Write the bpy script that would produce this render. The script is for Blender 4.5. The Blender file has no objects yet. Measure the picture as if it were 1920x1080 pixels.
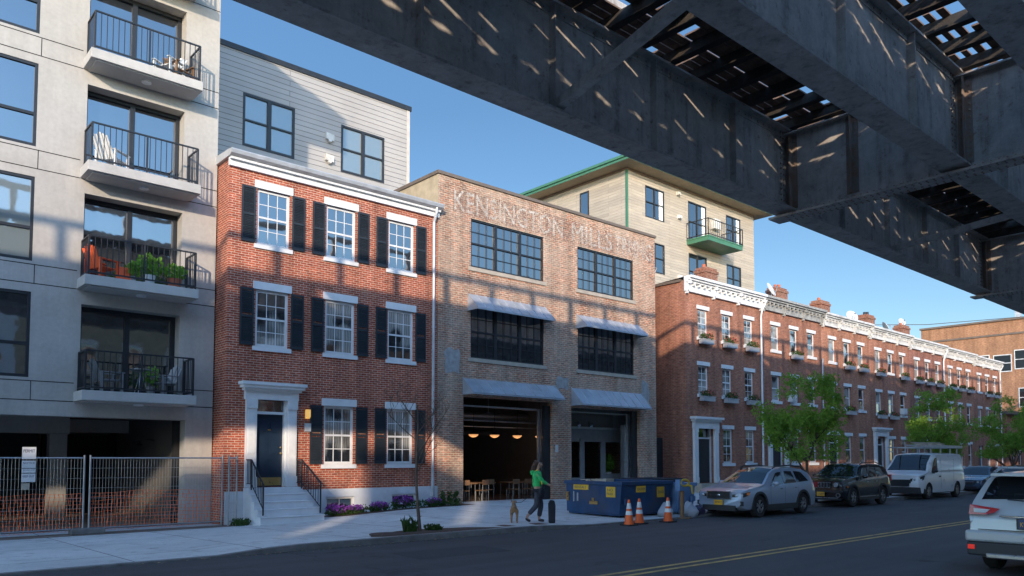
import bpy, bmesh, math, random
from mathutils import Vector, Matrix
from math import sin, cos, pi, radians as R
rnd = random.Random(7)
SC = bpy.context.scene
COL = SC.collection

# ---------------------------------------------------------------- camera, sky, sun, exposure
F_PX, YAW, PITCH, HORIZ = 1450.0, 48.5, 3.0, 860.0
cam_d = bpy.data.cameras.new('camera'); cam = bpy.data.objects.new('camera', cam_d); COL.objects.link(cam)
cam_d.sensor_width = 36; cam_d.lens = F_PX / 1920 * 36
cam_d.shift_y = (HORIZ - F_PX * math.tan(R(PITCH)) - 540) / 1920
cam_d.clip_start = 0.1; cam_d.clip_end = 3000
cam.location = (0, 0, 1.85); cam.rotation_euler = (R(90 + PITCH), 0, R(YAW - 90))
SC.camera = cam
SUN_DIR = Vector((0.87, 1.0, -0.37)).normalized()          # direction the light travels
sun_el = math.asin(-SUN_DIR.z); sun_az = math.atan2(-SUN_DIR.x, -SUN_DIR.y)
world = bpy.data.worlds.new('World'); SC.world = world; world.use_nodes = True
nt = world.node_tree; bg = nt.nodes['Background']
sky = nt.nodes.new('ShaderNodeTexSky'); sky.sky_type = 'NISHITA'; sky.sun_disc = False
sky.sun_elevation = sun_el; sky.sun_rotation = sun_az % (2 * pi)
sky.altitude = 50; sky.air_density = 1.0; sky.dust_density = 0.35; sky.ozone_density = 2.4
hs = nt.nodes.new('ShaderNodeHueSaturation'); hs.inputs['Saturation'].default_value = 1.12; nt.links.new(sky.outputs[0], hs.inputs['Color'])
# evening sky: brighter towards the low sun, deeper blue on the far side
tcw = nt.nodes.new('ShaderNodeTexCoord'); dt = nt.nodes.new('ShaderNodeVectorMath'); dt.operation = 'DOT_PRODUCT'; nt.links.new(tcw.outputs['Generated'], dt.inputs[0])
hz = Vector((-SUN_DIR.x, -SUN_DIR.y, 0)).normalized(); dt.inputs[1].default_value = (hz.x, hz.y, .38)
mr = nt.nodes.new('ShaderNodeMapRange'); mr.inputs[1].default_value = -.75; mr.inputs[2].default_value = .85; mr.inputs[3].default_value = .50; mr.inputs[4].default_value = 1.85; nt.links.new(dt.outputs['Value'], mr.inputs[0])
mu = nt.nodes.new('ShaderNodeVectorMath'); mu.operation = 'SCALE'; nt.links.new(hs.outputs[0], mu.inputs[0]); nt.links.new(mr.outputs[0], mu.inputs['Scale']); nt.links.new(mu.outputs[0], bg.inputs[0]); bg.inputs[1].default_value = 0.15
sun_l = bpy.data.lights.new('sun', 'SUN'); sun_l.energy = 2.2; sun_l.angle = R(0.8); sun_l.color = (1.0, 0.81, 0.61)
sun_o = bpy.data.objects.new('sun', sun_l); COL.objects.link(sun_o)
sun_o.rotation_euler = SUN_DIR.to_track_quat('-Z', 'Y').to_euler(); sun_o.location = (-30, -40, 40)
SC.view_settings.view_transform = 'Standard'; SC.view_settings.look = 'None'
SC.view_settings.exposure = 1.1; SC.view_settings.gamma = 1.0

# ---------------------------------------------------------------- mesh helpers
def off(p):
    v = Vector((0, 0, 0))
    while p is not None: v += p.location; p = p.parent
    return v
class MB:
    def __init__(s): s.v = []; s.f = []; s.m = []; s.mi = 0; s.T = None
    def add(s, vs, fs):
        n = len(s.v)
        if s.T is not None: vs = [s.T @ Vector(v) for v in vs]
        s.v += [tuple(v) for v in vs]; s.f += [tuple(i + n for i in f) for f in fs]; s.m += [s.mi] * len(fs); return s
    def box(s, x0, y0, z0, x1, y1, z1):
        if x0 > x1: x0, x1 = x1, x0
        if y0 > y1: y0, y1 = y1, y0
        if z0 > z1: z0, z1 = z1, z0
        return s.add([(x0,y0,z0),(x1,y0,z0),(x1,y1,z0),(x0,y1,z0),(x0,y0,z1),(x1,y0,z1),(x1,y1,z1),(x0,y1,z1)],
                     [(0,3,2,1),(4,5,6,7),(0,1,5,4),(1,2,6,5),(2,3,7,6),(3,0,4,7)])
    def cbox(s, c, d): return s.box(c[0]-d[0]/2, c[1]-d[1]/2, c[2]-d[2]/2, c[0]+d[0]/2, c[1]+d[1]/2, c[2]+d[2]/2)
    def quad(s, a, b, c, d): return s.add([a, b, c, d], [(0, 1, 2, 3)])
    def prism(s, poly, axis, a, b):
        # poly: list of 2-D points in the two other axes (in x,y,z order), extruded from a to b
        n = len(poly)
        def P(p, t):
            return (t, p[0], p[1]) if axis == 0 else ((p[0], t, p[1]) if axis == 1 else (p[0], p[1], t))
        vs = [P(p, a) for p in poly] + [P(p, b) for p in poly]
        fs = [tuple(range(n))[::-1], tuple(range(n, 2*n))] + [(i, (i+1) % n, n + (i+1) % n, n + i) for i in range(n)]
        return s.add(vs, fs)
    def cyl(s, p0, p1, r0, r1=None, n=10, caps=True):
        r1 = r0 if r1 is None else r1
        p0, p1 = Vector(p0), Vector(p1); d = (p1 - p0)
        if d.length < 1e-6: return s
        q = d.to_track_quat('Z', 'Y')
        vs = []
        for p, r in ((p0, r0), (p1, r1)):
            for i in range(n):
                a = 2*pi*i/n; vs.append(p + q @ Vector((r*cos(a), r*sin(a), 0)))
        fs = [(i, (i+1) % n, n + (i+1) % n, n + i) for i in range(n)]
        if caps: fs += [tuple(range(n))[::-1], tuple(range(n, 2*n))]
        return s.add(vs, fs)
    def tube(s, pts, r, n=8):
        for i in range(len(pts) - 1):
            ra = r[i] if isinstance(r, (list, tuple)) else r; rb = r[i+1] if isinstance(r, (list, tuple)) else r
            s.cyl(pts[i], pts[i+1], ra, rb, n)
        return s
    def bar(s, p0, p1, w, h):
        # rectangular bar between two points, w across (horizontal), h up
        p0, p1 = Vector(p0), Vector(p1); d = (p1 - p0).normalized()
        side = d.cross(Vector((0, 0, 1)))
        side = Vector((1, 0, 0)) if side.length < 1e-4 else side.normalized()
        upv = side.cross(d).normalized()
        vs = []
        for p in (p0, p1):
            for a, b in ((-1,-1),(1,-1),(1,1),(-1,1)): vs.append(p + side*(a*w/2) + upv*(b*h/2))
        return s.add(vs, [(0,1,2,3),(7,6,5,4),(0,4,5,1),(1,5,6,2),(2,6,7,3),(3,7,4,0)])
    def lathe(s, prof, c=(0,0,0), n=16, axis=2):
        vs = []; k = len(prof)
        for i in range(n):
            a = 2*pi*i/n
            for r, h in prof:
                p = (r*cos(a), r*sin(a), h)
                if axis == 1: p = (p[0], p[2], p[1])
                if axis == 0: p = (p[2], p[0], p[1])
                vs.append((c[0]+p[0], c[1]+p[1], c[2]+p[2]))
        fs = []
        for i in range(n):
            j = (i+1) % n
            for t in range(k-1): fs.append((i*k+t, j*k+t, j*k+t+1, i*k+t+1))
        return s.add(vs, fs)
    def ball(s, c, r, n=10, m=7, sc=(1,1,1)):
        prof = [(r*sin(pi*i/m), -r*cos(pi*i/m)) for i in range(m+1)]
        vs = []; k = m+1
        for i in range(n):
            a = 2*pi*i/n
            for q, h in prof: vs.append((c[0]+q*cos(a)*sc[0], c[1]+q*sin(a)*sc[1], c[2]+h*sc[2]))
        fs = [(i*k+t, ((i+1)%n)*k+t, ((i+1)%n)*k+t+1, i*k+t+1) for i in range(n) for t in range(m)]
        return s.add(vs, fs)
    def build(s, name, mat, parent=None, smooth=False, label=None, bevel=0, kind=None):
        me = bpy.data.meshes.new(name); o = bpy.data.objects.new(name, me); COL.objects.link(o)
        if parent is not None:
            o.parent = parent; q = off(parent)
            me.from_pydata([(v[0]-q.x, v[1]-q.y, v[2]-q.z) for v in s.v], [], s.f)
        else: me.from_pydata(s.v, [], s.f)
        for m in (mat if isinstance(mat, (list, tuple)) else [mat]): me.materials.append(m)
        if isinstance(mat, (list, tuple)): me.polygons.foreach_set('material_index', s.m)
        if smooth:
            me.polygons.foreach_set('use_smooth', [True]*len(me.polygons))
            if smooth != 'all': 
                try: me.set_sharp_from_angle(angle=R(38))
                except Exception: pass
        me.update()
        if bevel:
            b = o.modifiers.new('bevel', 'BEVEL'); b.width = bevel; b.segments = 2; b.limit_method = 'ANGLE'
        if label: o['label'] = label
        if kind: o['kind'] = kind
        return o
def recenter(o):
    me = o.data; n = len(me.vertices)
    if not n: return
    xs = [v.co.x for v in me.vertices]; ys = [v.co.y for v in me.vertices]; zs = [v.co.z for v in me.vertices]
    c = Vector(((min(xs)+max(xs))/2, (min(ys)+max(ys))/2, min(zs)))
    me.transform(Matrix.Translation(-c)); o.location = c
def thing(name, label, cat, loc=(0,0,0), group=None):
    o = bpy.data.objects.new(name, None); COL.objects.link(o); o.location = loc; o.empty_display_size = .2
    o['label'] = label; o['category'] = cat
    if group: o['group'] = group
    return o
def tag(o, label, cat, group=None):
    o['label'] = label; o['category'] = cat
    if group: o['group'] = group
    recenter(o)
    return o
def struct(o): o['kind'] = 'structure'; return o
def dup(root, loc, label, rz=None):
    def cp(o, par):
        c = o.copy(); COL.objects.link(c)
        if par is not None: c.parent = par
        for ch in KIDS.get(o.name, []): cp(ch, c)
        return c
    KIDS = {}
    for q in COL.objects:
        if q.parent: KIDS.setdefault(q.parent.name, []).append(q)
    r = cp(root, None); r.location = loc; r['label'] = label
    if rz is not None: r.rotation_euler.z = rz
    return r

# ---------------------------------------------------------------- materials
class NT:
    def __init__(s, name):
        s.m = bpy.data.materials.new(name); s.m.use_nodes = True; s.t = s.m.node_tree
        s.b = s.t.nodes['Principled BSDF']; s.tc = None
    def n(s, t, **k):
        x = s.t.nodes.new('ShaderNode' + t)
        for a, b in k.items(): setattr(x, a, b)
        return x
    def l(s, a, b): s.t.links.new(a, b)
    def co(s, which='Object'):
        if s.tc is None: s.tc = s.n('TexCoord')
        return s.tc.outputs[which]
    def noise(s, scale, vec=None, detail=4, rough=.55, dist=0):
        x = s.n('TexNoise'); x.inputs['Scale'].default_value = scale; x.inputs['Detail'].default_value = detail
        x.inputs['Roughness'].default_value = rough; x.inputs['Distortion'].default_value = dist
        s.l(vec or s.co(), x.inputs['Vector']); return x.outputs['Fac']
    def ramp(s, fac, *stops):
        x = s.n('ValToRGB'); cr = x.color_ramp
        while len(cr.elements) < len(stops): cr.elements.new(.5)
        for e, (p, c) in zip(cr.elements, stops):
            e.position = p; e.color = (c, c, c, 1) if isinstance(c, (int, float)) else (*c, 1)
        s.l(fac, x.inputs[0]); return x.outputs[0]
    def mix(s, fac, a, b, mode='MIX'):
        x = s.n('Mix', data_type='RGBA', blend_type=mode)
        for v, i in ((fac, 0), (a, 6), (b, 7)):
            if isinstance(v, (int, float)): x.inputs[i].default_value = v if i == 0 else (v, v, v, 1)
            elif isinstance(v, (tuple, list)): x.inputs[i].default_value = (*v, 1)
            else: s.l(v, x.inputs[i])
        return x.outputs[2]
    def math(s, op, a, b=0.0):
        x = s.n('Math', operation=op)
        for v, i in ((a, 0), (b, 1)):
            if isinstance(v, (int, float)): x.inputs[i].default_value = v
            else: s.l(v, x.inputs[i])
        return x.outputs[0]
    def bump(s, h, strength=.3, dist=.01):
        x = s.n('Bump'); x.inputs['Strength'].default_value = strength; x.inputs['Distance'].default_value = dist
        s.l(h, x.inputs['Height']); s.l(x.outputs[0], s.b.inputs['Normal'])
    def set(s, col=None, rough=None, metal=None, spec=None, ior=None, coat=None):
        for k, v in (('Base Color', col), ('Roughness', rough), ('Metallic', metal), ('Specular IOR Level', spec), ('IOR', ior), ('Coat Weight', coat)):
            if v is None: continue
            if isinstance(v, (int, float)): s.b.inputs[k].default_value = v
            elif isinstance(v, (tuple, list)): s.b.inputs[k].default_value = (*v, 1)
            else: s.l(v, s.b.inputs[k])
        return s
    def wallvec(s, sx=1.0, sz=1.0):
        sp = s.n('SeparateXYZ'); s.l(s.co(), sp.inputs[0])
        u = s.math('ADD', sp.outputs[0], sp.outputs[1])
        c = s.n('CombineXYZ'); s.l(u, c.inputs[0]); s.l(sp.outputs[2], c.inputs[1])
        return c.outputs[0]
def shade(c, k): return tuple(x*k for x in c)
def plain(name, col, rough=.6, metal=0, var=.12, scale=3.0, bump=0, spec=None, coat=None, dirt=None):
    t = NT(name); n1 = t.noise(scale, detail=5)
    c = t.mix(t.ramp(n1, (.3, 0), (.7, 1)), shade(col, 1-var), tuple(min(1, x*(1+var)) for x in col))
    if dirt:
        n2 = t.noise(scale*.35, detail=6, rough=.7)
        c = t.mix(t.math('MULTIPLY', t.ramp(n2, (.48, 0), (.68, 1)), dirt[1]), c, dirt[0])
    t.set(c, t.ramp(n1, (.2, max(0, rough-.08)), (.8, min(1, rough+.08))), metal, spec, coat=coat)
    if bump: t.bump(t.noise(scale*8, detail=4), bump, .01)
    return t.m
def brick(name, c1, c2, mortar, bw=.215, bh=.073, ms=.011, eff=None, pale=0, bumps=.6, con=1.0):
    t = NT(name); v = t.wallvec(); b = t.n('TexBrick')
    nz = t.n('TexNoise'); nz.inputs['Scale'].default_value = 3; t.l(v, nz.inputs['Vector'])
    va = t.n('VectorMath', operation='MULTIPLY_ADD'); t.l(nz.outputs['Color'], va.inputs[0]); va.inputs[1].default_value = (.012, .012, 0); t.l(v, va.inputs[2])
    t.l(va.outputs[0], b.inputs['Vector'])
    b.inputs['Scale'].default_value = 1; b.inputs['Brick Width'].default_value = bw; b.inputs['Row Height'].default_value = bh
    b.inputs['Mortar Size'].default_value = ms; b.inputs['Mortar Smooth'].default_value = .25; b.inputs['Bias'].default_value = -.1
    b.inputs['Color1'].default_value = (*c1, 1); b.inputs['Color2'].default_value = (*c2, 1); b.inputs['Mortar'].default_value = (*mortar, 1)
    c = b.outputs['Color']
    # brick-to-brick tone and large stains
    n1 = t.noise(1.0, vec=v, detail=1); mp = t.n('Mapping'); mp.inputs['Scale'].default_value = (4.4, 13, 1); t.l(v, mp.inputs[0])
    n2 = t.noise(1.0, vec=mp.outputs[0], detail=2)
    c = t.mix(1.0, c, t.ramp(n2, (.25, 1-.38*con), (.75, 1+.28*con)), 'MULTIPLY')
    n3 = t.noise(.45, detail=6, rough=.65)
    c = t.mix(1.0, c, t.ramp(n3, (.3, .74), (.7, 1.18)), 'MULTIPLY')
    if eff:
        n4 = t.noise(.55, detail=8, rough=.72); n5 = t.noise(22, detail=3, rough=.8)
        k = t.math('MULTIPLY', t.ramp(n4, (.38, .1), (.58, 1)), t.ramp(n5, (.38, .2), (.6, 1)))
        c = t.mix(t.math('MULTIPLY', k, eff[1]), c, eff[0])
    ms_ = t.n('Mapping'); ms_.inputs['Scale'].default_value = (2.2, .16, 1); t.l(v, ms_.inputs[0]); n6 = t.noise(1.0, vec=ms_.outputs[0], detail=5, rough=.6)
    c = t.mix(1.0, c, t.ramp(n6, (.35, .78), (.6, 1.08)), 'MULTIPLY')
    n7 = t.noise(1.7, detail=7, rough=.75)
    c = t.mix(t.math('MULTIPLY', t.ramp(n7, (.56, 0), (.68, 1)), .35), c, shade(mortar, .55))
    t.set(c, .88, spec=.25)
    t.bump(t.math('ADD', t.math('MULTIPLY', b.outputs['Fac'], -1.0), t.math('MULTIPLY', t.noise(60, vec=v), .5)), bumps, .012)
    return t.m
def glassm(name, base=(.015,.02,.025), ior=3.1, wav=.05, curtain=None):
    t = NT(name)
    c = base
    if curtain:
        n = t.noise(.8, detail=1); sp = t.n('SeparateXYZ'); t.l(t.co(), sp.inputs[0])
        w = t.n('TexWave'); w.inputs['Scale'].default_value = 3.5; w.inputs['Distortion'].default_value = 2.5; w.inputs['Detail'].default_value = 2; t.l(t.wallvec(), w.inputs['Vector'])
        fold = t.mix(t.ramp(w.outputs['Fac'], (.2, 0), (.9, 1)), shade(curtain, .6), curtain)
        c = t.mix(t.ramp(n, (.42, 0), (.5, 1)), base, fold)
    t.set(c, .03, 0, ior=ior)
    t.bump(t.noise(1.4, detail=2), wav, .05)
    return t.m
def paint(name, col, rough=.28, flake=0):
    t = NT(name); n = t.noise(2.0, detail=5)
    t.set(t.mix(t.ramp(n, (.3, 0), (.7, 1)), shade(col, .93), col), t.ramp(n, (.3, rough-.05), (.7, rough+.1)), flake, coat=.8)
    t.b.inputs['Coat Roughness'].default_value = .05
    return t.m
def foliage(name, c1, c2, c3=None, scale=2.5):
    t = NT(name); n = t.noise(scale, detail=3); n2 = t.noise(scale*9, detail=1)
    c = t.ramp(n, (.3, c1), (.7, c2))
    c = t.mix(t.ramp(n2, (.35, 0), (.65, .6)), c, c3 or shade(c2, 1.3))
    t.set(c, .55, spec=.3)
    t.b.inputs['Subsurface Weight'].default_value = 0
    # thin leaves pass some light
    tr = t.n('BsdfTranslucent'); t.l(c, tr.inputs[0]); mx = t.n('MixShader'); mx.inputs[0].default_value = .42
    out = t.t.nodes['Material Output']; t.l(t.b.outputs[0], mx.inputs[1]); t.l(tr.outputs[0], mx.inputs[2]); t.l(mx.outputs[0], out.inputs[0])
    return t.m
def emit(name, col, k):
    t = NT(name); t.set(col, .5); t.b.inputs['Emission Color'].default_value = (*col, 1); t.b.inputs['Emission Strength'].default_value = k; return t.m

M = {}
M['brick_red'] = brick('brick_red', (.46,.10,.05), (.30,.058,.036), (.58,.42,.31), ms=.010)
M['brick_mill'] = brick('brick_mill', (.52,.16,.08), (.20,.075,.055), (.56,.44,.32), bw=.23, bh=.082, ms=.016, eff=((.58,.47,.36), .8), bumps=.9, con=1.7)
M['brick_row'] = brick('brick_row', (.42,.155,.085), (.32,.11,.07), (.40,.28,.21), ms=.009)
M['brick_row2'] = brick('brick_row_dark', (.34,.115,.075), (.27,.09,.065), (.34,.24,.19), ms=.009)
M['brick_row3'] = brick('brick_row_orange', (.47,.18,.095), (.36,.125,.075), (.42,.30,.22), ms=.009)
M['brick_far'] = brick('brick_far', (.42,.20,.10), (.36,.16,.09), (.42,.30,.20), ms=.009)
M['brick_chim'] = brick('brick_chim', (.34,.11,.06), (.26,.085,.05), (.34,.26,.20))
M['white'] = plain('white_paint', (.74,.74,.73), .55, var=.05, dirt=((.45,.43,.40), .35))
M['white_old'] = plain('weathered_white_paint', (.66,.65,.62), .6, var=.1, scale=4, dirt=((.32,.30,.27), .6))
M['grey_old'] = plain('weathered_grey_paint', (.36,.36,.34), .65, var=.2, scale=5, dirt=((.16,.15,.14), .7))
M['black'] = plain('black_paint', (.018,.02,.024), .45, var=.2)
M['shutter'] = plain('shutter_paint', (.022,.028,.034), .5, var=.2)
M['navy'] = plain('navy_door_paint', (.012,.026,.05), .35, var=.1)
M['brass'] = plain('brass', (.55,.38,.15), .3, .9)
M['metal'] = plain('galvanised_steel', (.42,.44,.46), .42, .85, scale=8, dirt=((.25,.26,.27), .4))
M['awning'] = plain('zinc_awning', (.44,.47,.51), .42, .35, var=.12, scale=2.5, dirt=((.25,.27,.29), .4))
M['gutter'] = plain('grey_gutter', (.48,.49,.50), .45, .3)
M['rubber'] = plain('rubber', (.018,.018,.019), .8, bump=.2)
M['dark'] = plain('dark_void', (.012,.012,.013), .9)
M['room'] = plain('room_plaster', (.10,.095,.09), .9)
M['room_light'] = plain('room_light_plaster', (.8,.8,.77), .9)
M['glass'] = glassm('window_glass')
M['glass_c'] = glassm('curtained_glass', curtain=(.42,.42,.39))
M['glass_b'] = glassm('blind_glass', base=(.16,.20,.21), ior=2.7)
M['glass_car'] = glassm('car_glass', base=(.008,.01,.012), ior=1.75, wav=.02)
M['chrome'] = plain('chrome', (.7,.71,.73), .14, 1.0, var=.03)
M['alloy'] = plain('alloy', (.42,.43,.45), .3, .8)
M['tanstucco'] = plain('tan_stucco', (.42,.34,.23), .9, var=.18, scale=3, bump=.5, dirt=((.25,.2,.14), .6))
M['coping'] = plain('brown_coping', (.15,.115,.09), .6, var=.15)
M['stone'] = plain('stone_sill', (.42,.37,.30), .85, var=.15, bump=.3)
M['greentrim'] = plain('green_trim', (.055,.17,.10), .45)
M['soffit'] = plain('soffit', (.40,.33,.22), .8)
M['wood'] = plain('brown_wood', (.22,.12,.06), .6, scale=5)
M['orangenet'] = plain('orange_net', (.95,.15,.035), .5)
M['conc_white'] = plain('painted_masonry', (.66,.69,.72), .7, var=.05, bump=.15, dirt=((.4,.4,.4), .3))
M['leaf_tree'] = foliage('tree_leaves', (.16,.29,.035), (.25,.42,.05), (.32,.50,.08))
M['leaf_dark'] = foliage('shrub_leaves', (.03,.07,.015), (.06,.12,.03), (.08,.15,.04), 6)
M['leaf_plant'] = foliage('potted_leaves', (.10,.26,.03), (.2,.42,.05), (.28,.5,.08), 6)
M['bark'] = plain('bark', (.11,.08,.06), .9, var=.3, scale=10, bump=.8)
M['purple'] = foliage('purple_petals', (.22,.03,.34), (.36,.06,.48), (.5,.16,.6), 9)
M['redfl'] = foliage('red_petals', (.55,.03,.04), (.65,.08,.08), (.8,.3,.3), 9)
M['terracotta'] = plain('terracotta', (.42,.12,.06), .8)
def concrete_panel():
    t = NT('fibre_cement_panel'); n = t.noise(.7, detail=6, rough=.65); n2 = t.noise(9, detail=4)
    c = t.ramp(n, (.3, (.38,.358,.325)), (.7, (.47,.445,.41)))
    c = t.mix(1, c, t.ramp(n2, (.3, .93), (.7, 1.05)), 'MULTIPLY')
    mp = t.n('Mapping'); mp.inputs['Scale'].default_value = (3, 3, .22); t.l(t.co(), mp.inputs[0]); st = t.noise(1, vec=mp.outputs[0], detail=6, rough=.65)
    c = t.mix(1, c, t.ramp(st, (.35, .93), (.62, 1.02)), 'MULTIPLY')
    t.set(c, .8, spec=.3); t.bump(n2, .15, .01); return t.m
M['panel'] = concrete_panel()
M['slab'] = plain('balcony_concrete', (.46,.44,.41), .85, var=.1, scale=2, bump=.3, dirt=((.3,.29,.27), .35))
def siding(name, ca, cb, h, plank, lap=.012, streak=0):
    t = NT(name); v = t.wallvec(); b = t.n('TexBrick'); t.l(v, b.inputs['Vector'])
    b.inputs['Scale'].default_value = 1; b.inputs['Brick Width'].default_value = plank; b.inputs['Row Height'].default_value = h
    b.inputs['Mortar Size'].default_value = lap; b.inputs['Mortar Smooth'].default_value = .3; b.offset = .37
    b.inputs['Color1'].default_value = (*ca, 1); b.inputs['Color2'].default_value = (*cb, 1); b.inputs['Mortar'].default_value = (*shade(ca, .35), 1)
    c = b.outputs['Color']
    if streak:
        mp = t.n('Mapping'); mp.inputs['Scale'].default_value = (.9, 22, 1); t.l(v, mp.inputs[0])
        g = t.noise(1.0, vec=mp.outputs[0], detail=6, rough=.65)
        c = t.mix(1, c, t.ramp(g, (.25, 1-streak), (.75, 1+streak*.5)), 'MULTIPLY')
    n = t.noise(.5, detail=5); c = t.mix(1, c, t.ramp(n, (.3, .9), (.7, 1.08)), 'MULTIPLY')
    t.set(c, .75, spec=.3); t.bump(t.math('MULTIPLY', b.outputs['Fac'], -1.0), .7, .02); return t.m
M['siding'] = siding('grey_lap_siding', (.36,.35,.345), (.385,.375,.365), .235, 300, .011)
M['timber'] = siding('weathered_timber_siding', (.50,.435,.35), (.41,.36,.295), .19, 2.9, .005, .3)
def asphalt():
    t = NT('asphalt'); n = t.noise(.22, detail=6, rough=.6); g = t.noise(60, detail=3, rough=.7)
    mp = t.n('Mapping'); mp.inputs['Scale'].default_value = (.12, 1.6, 1); t.l(t.co(), mp.inputs[0]); st = t.noise(1, vec=mp.outputs[0], detail=5)
    c = t.ramp(n, (.3, (.046,.049,.054)), (.7, (.070,.073,.078)))
    c = t.mix(1, c, t.ramp(g, (.3, .7), (.72, 1.35)), 'MULTIPLY')
    c = t.mix(1, c, t.ramp(st, (.35, .85), (.7, 1.22)), 'MULTIPLY')
    cr = t.n('TexVoronoi', feature='DISTANCE_TO_EDGE'); cr.inputs['Scale'].default_value = .28
    wn = t.n('TexNoise'); wn.inputs['Scale'].default_value = 1.5; t.l(t.co(), wn.inputs['Vector'])
    va = t.n('VectorMath', operation='ADD'); t.l(wn.outputs['Color'], va.inputs[0]); t.l(t.co(), va.inputs[1]); t.l(va.outputs[0], cr.inputs['Vector'])
    ck = t.math('MULTIPLY', t.ramp(cr.outputs['Distance'], (0, 1), (.014, 0)), t.ramp(n, (.45, 0), (.6, .8)))
    c = t.mix(ck, c, (.018,.018,.02))
    sp = t.noise(1.1, detail=5, rough=.7); c = t.mix(t.math('MULTIPLY', t.ramp(sp, (.60, 0), (.70, 1)), .55), c, (.02,.02,.022))
    sp2 = t.noise(2.3, detail=6, rough=.8); c = t.mix(t.math('MULTIPLY', t.ramp(sp2, (.6, 0), (.75, 1)), .4), c, (.11,.11,.11))
    t.set(c, t.ramp(n, (.3, .62), (.7, .82)), spec=.35); t.bump(g, .5, .006); return t.m
M['asphalt'] = asphalt()
def sidewalk():
    t = NT('sidewalk_concrete'); b = t.n('TexBrick'); mp = t.n('Mapping'); mp.inputs['Location'].default_value = (.55, .4, 0); t.l(t.co(), mp.inputs[0]); t.l(mp.outputs[0], b.inputs['Vector'])
    b.offset = 0; b.inputs['Scale'].default_value = 1; b.inputs['Brick Width'].default_value = 2.35; b.inputs['Row Height'].default_value = 2.75; b.inputs['Mortar Size'].default_value = .012
    b.inputs['Color1'].default_value = (.64,.64,.63,1); b.inputs['Color2'].default_value = (.58,.58,.57,1); b.inputs['Mortar'].default_value = (.08,.08,.08,1)
    n = t.noise(.5, detail=7, rough=.65); g = t.noise(30, detail=3); st = t.noise(2.2, detail=6, rough=.7)
    c = t.mix(1, b.outputs['Color'], t.ramp(n, (.3, .82), (.7, 1.12)), 'MULTIPLY')
    c = t.mix(1, c, t.ramp(g, (.3, .9), (.7, 1.08)), 'MULTIPLY')
    c = t.mix(t.ramp(st, (.54, 0), (.70, .6)), c, (.20,.19,.18))
    gum = t.n('TexVoronoi'); gum.inputs['Scale'].default_value = 3.2; t.l(t.co(), gum.inputs['Vector']); c = t.mix(t.ramp(gum.outputs['Distance'], (.05, .55), (.09, 0)), c, (.12,.12,.12))
    t.set(c, .85, spec=.3); t.bump(g, .25, .005); return t.m
M['sidewalk'] = sidewalk()
M['kerb'] = plain('kerb_granite', (.17,.17,.17), .85, var=.3, scale=4, bump=.5)
M['soil'] = plain('soil', (.10,.06,.045), .95, var=.35, scale=9, bump=1)
M['dirt'] = plain('packed_dirt', (.20,.15,.12), .95, var=.25, scale=2, bump=.8)
M['yellow'] = plain('yellow_road_paint', (.50,.33,.10), .7, var=.25, scale=7, dirt=((.12,.10,.07), .8))
def steel():
    t = NT('aged_girder_steel'); n = t.noise(.8, detail=8, rough=.7); n2 = t.noise(5, detail=6, rough=.75)
    mp = t.n('Mapping'); mp.inputs['Scale'].default_value = (3.5, 3.5, .35); t.l(t.co(), mp.inputs[0]); st = t.noise(1, vec=mp.outputs[0], detail=5, rough=.65)
    c = t.ramp(n, (.3, (.40,.37,.34)), (.7, (.56,.52,.48)))
    c = t.mix(t.math('MULTIPLY', t.ramp(st, (.5, 0), (.68, .6)), t.ramp(n2, (.4, .3), (.6, 1))), c, (.09,.06,.045))
    c = t.mix(t.ramp(n2, (.58, 0), (.70, .75)), c, (.16,.085,.05))
    n8 = t.noise(2.2, detail=8, rough=.8); c = t.mix(1, c, t.ramp(n8, (.35, .72), (.65, 1.12)), 'MULTIPLY')
    t.set(c, .58, spec=.4); t.bump(n2, .2, .01); return t.m
M['steel'] = steel()
def rust():
    t = NT('rusted_steel'); n = t.noise(3, detail=8, rough=.75)
    t.set(t.ramp(n, (.35, (.26,.25,.24)), (.52, (.27,.2,.155)), (.68, (.30,.15,.08))), .8, spec=.3); t.bump(n, .4, .01); return t.m
M['rust'] = rust()
M['tie'] = plain('creosoted_timber', (.045,.038,.033), .9, var=.4, scale=6, bump=.6)
M['plank'] = plain('deck_plank', (.16,.10,.07), .9, var=.4, scale=5, bump=.5)

# ---------------------------------------------------------------- generic architecture helpers
def wall(x0, x1, z0, z1, holes, Y, depth=.12, mb=None):
    """front wall sheet facing -Y at plane Y, rectangular holes with reveals going back"""
    mb = mb or MB(); xs = sorted({x0, x1, *[h[0] for h in holes], *[h[1] for h in holes]}); zs = sorted({z0, z1, *[h[2] for h in holes], *[h[3] for h in holes]})
    xs = [x for x in xs if x0 <= x <= x1]; zs = [z for z in zs if z0 <= z <= z1]
    for i in range(len(xs)-1):
        for j in range(len(zs)-1):
            cx, cz = (xs[i]+xs[i+1])/2, (zs[j]+zs[j+1])/2
            if any(h[0] < cx < h[1] and h[2] < cz < h[3] for h in holes): continue
            mb.quad((xs[i], Y, zs[j]), (xs[i+1], Y, zs[j]), (xs[i+1], Y, zs[j+1]), (xs[i], Y, zs[j+1]))
    for h in holes:
        a, b, c, d = h[:4]; D = h[4] if len(h) > 4 else depth; y2 = Y + D
        mb.quad((a, Y, c), (a, Y, d), (a, y2, d), (a, y2, c)); mb.quad((b, Y, d), (b, Y, c), (b, y2, c), (b, y2, d))
        mb.quad((a, Y, d), (b, Y, d), (b, y2, d), (a, y2, d)); mb.quad((b, Y, c), (a, Y, c), (a, y2, c), (b, y2, c))
    return mb
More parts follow.
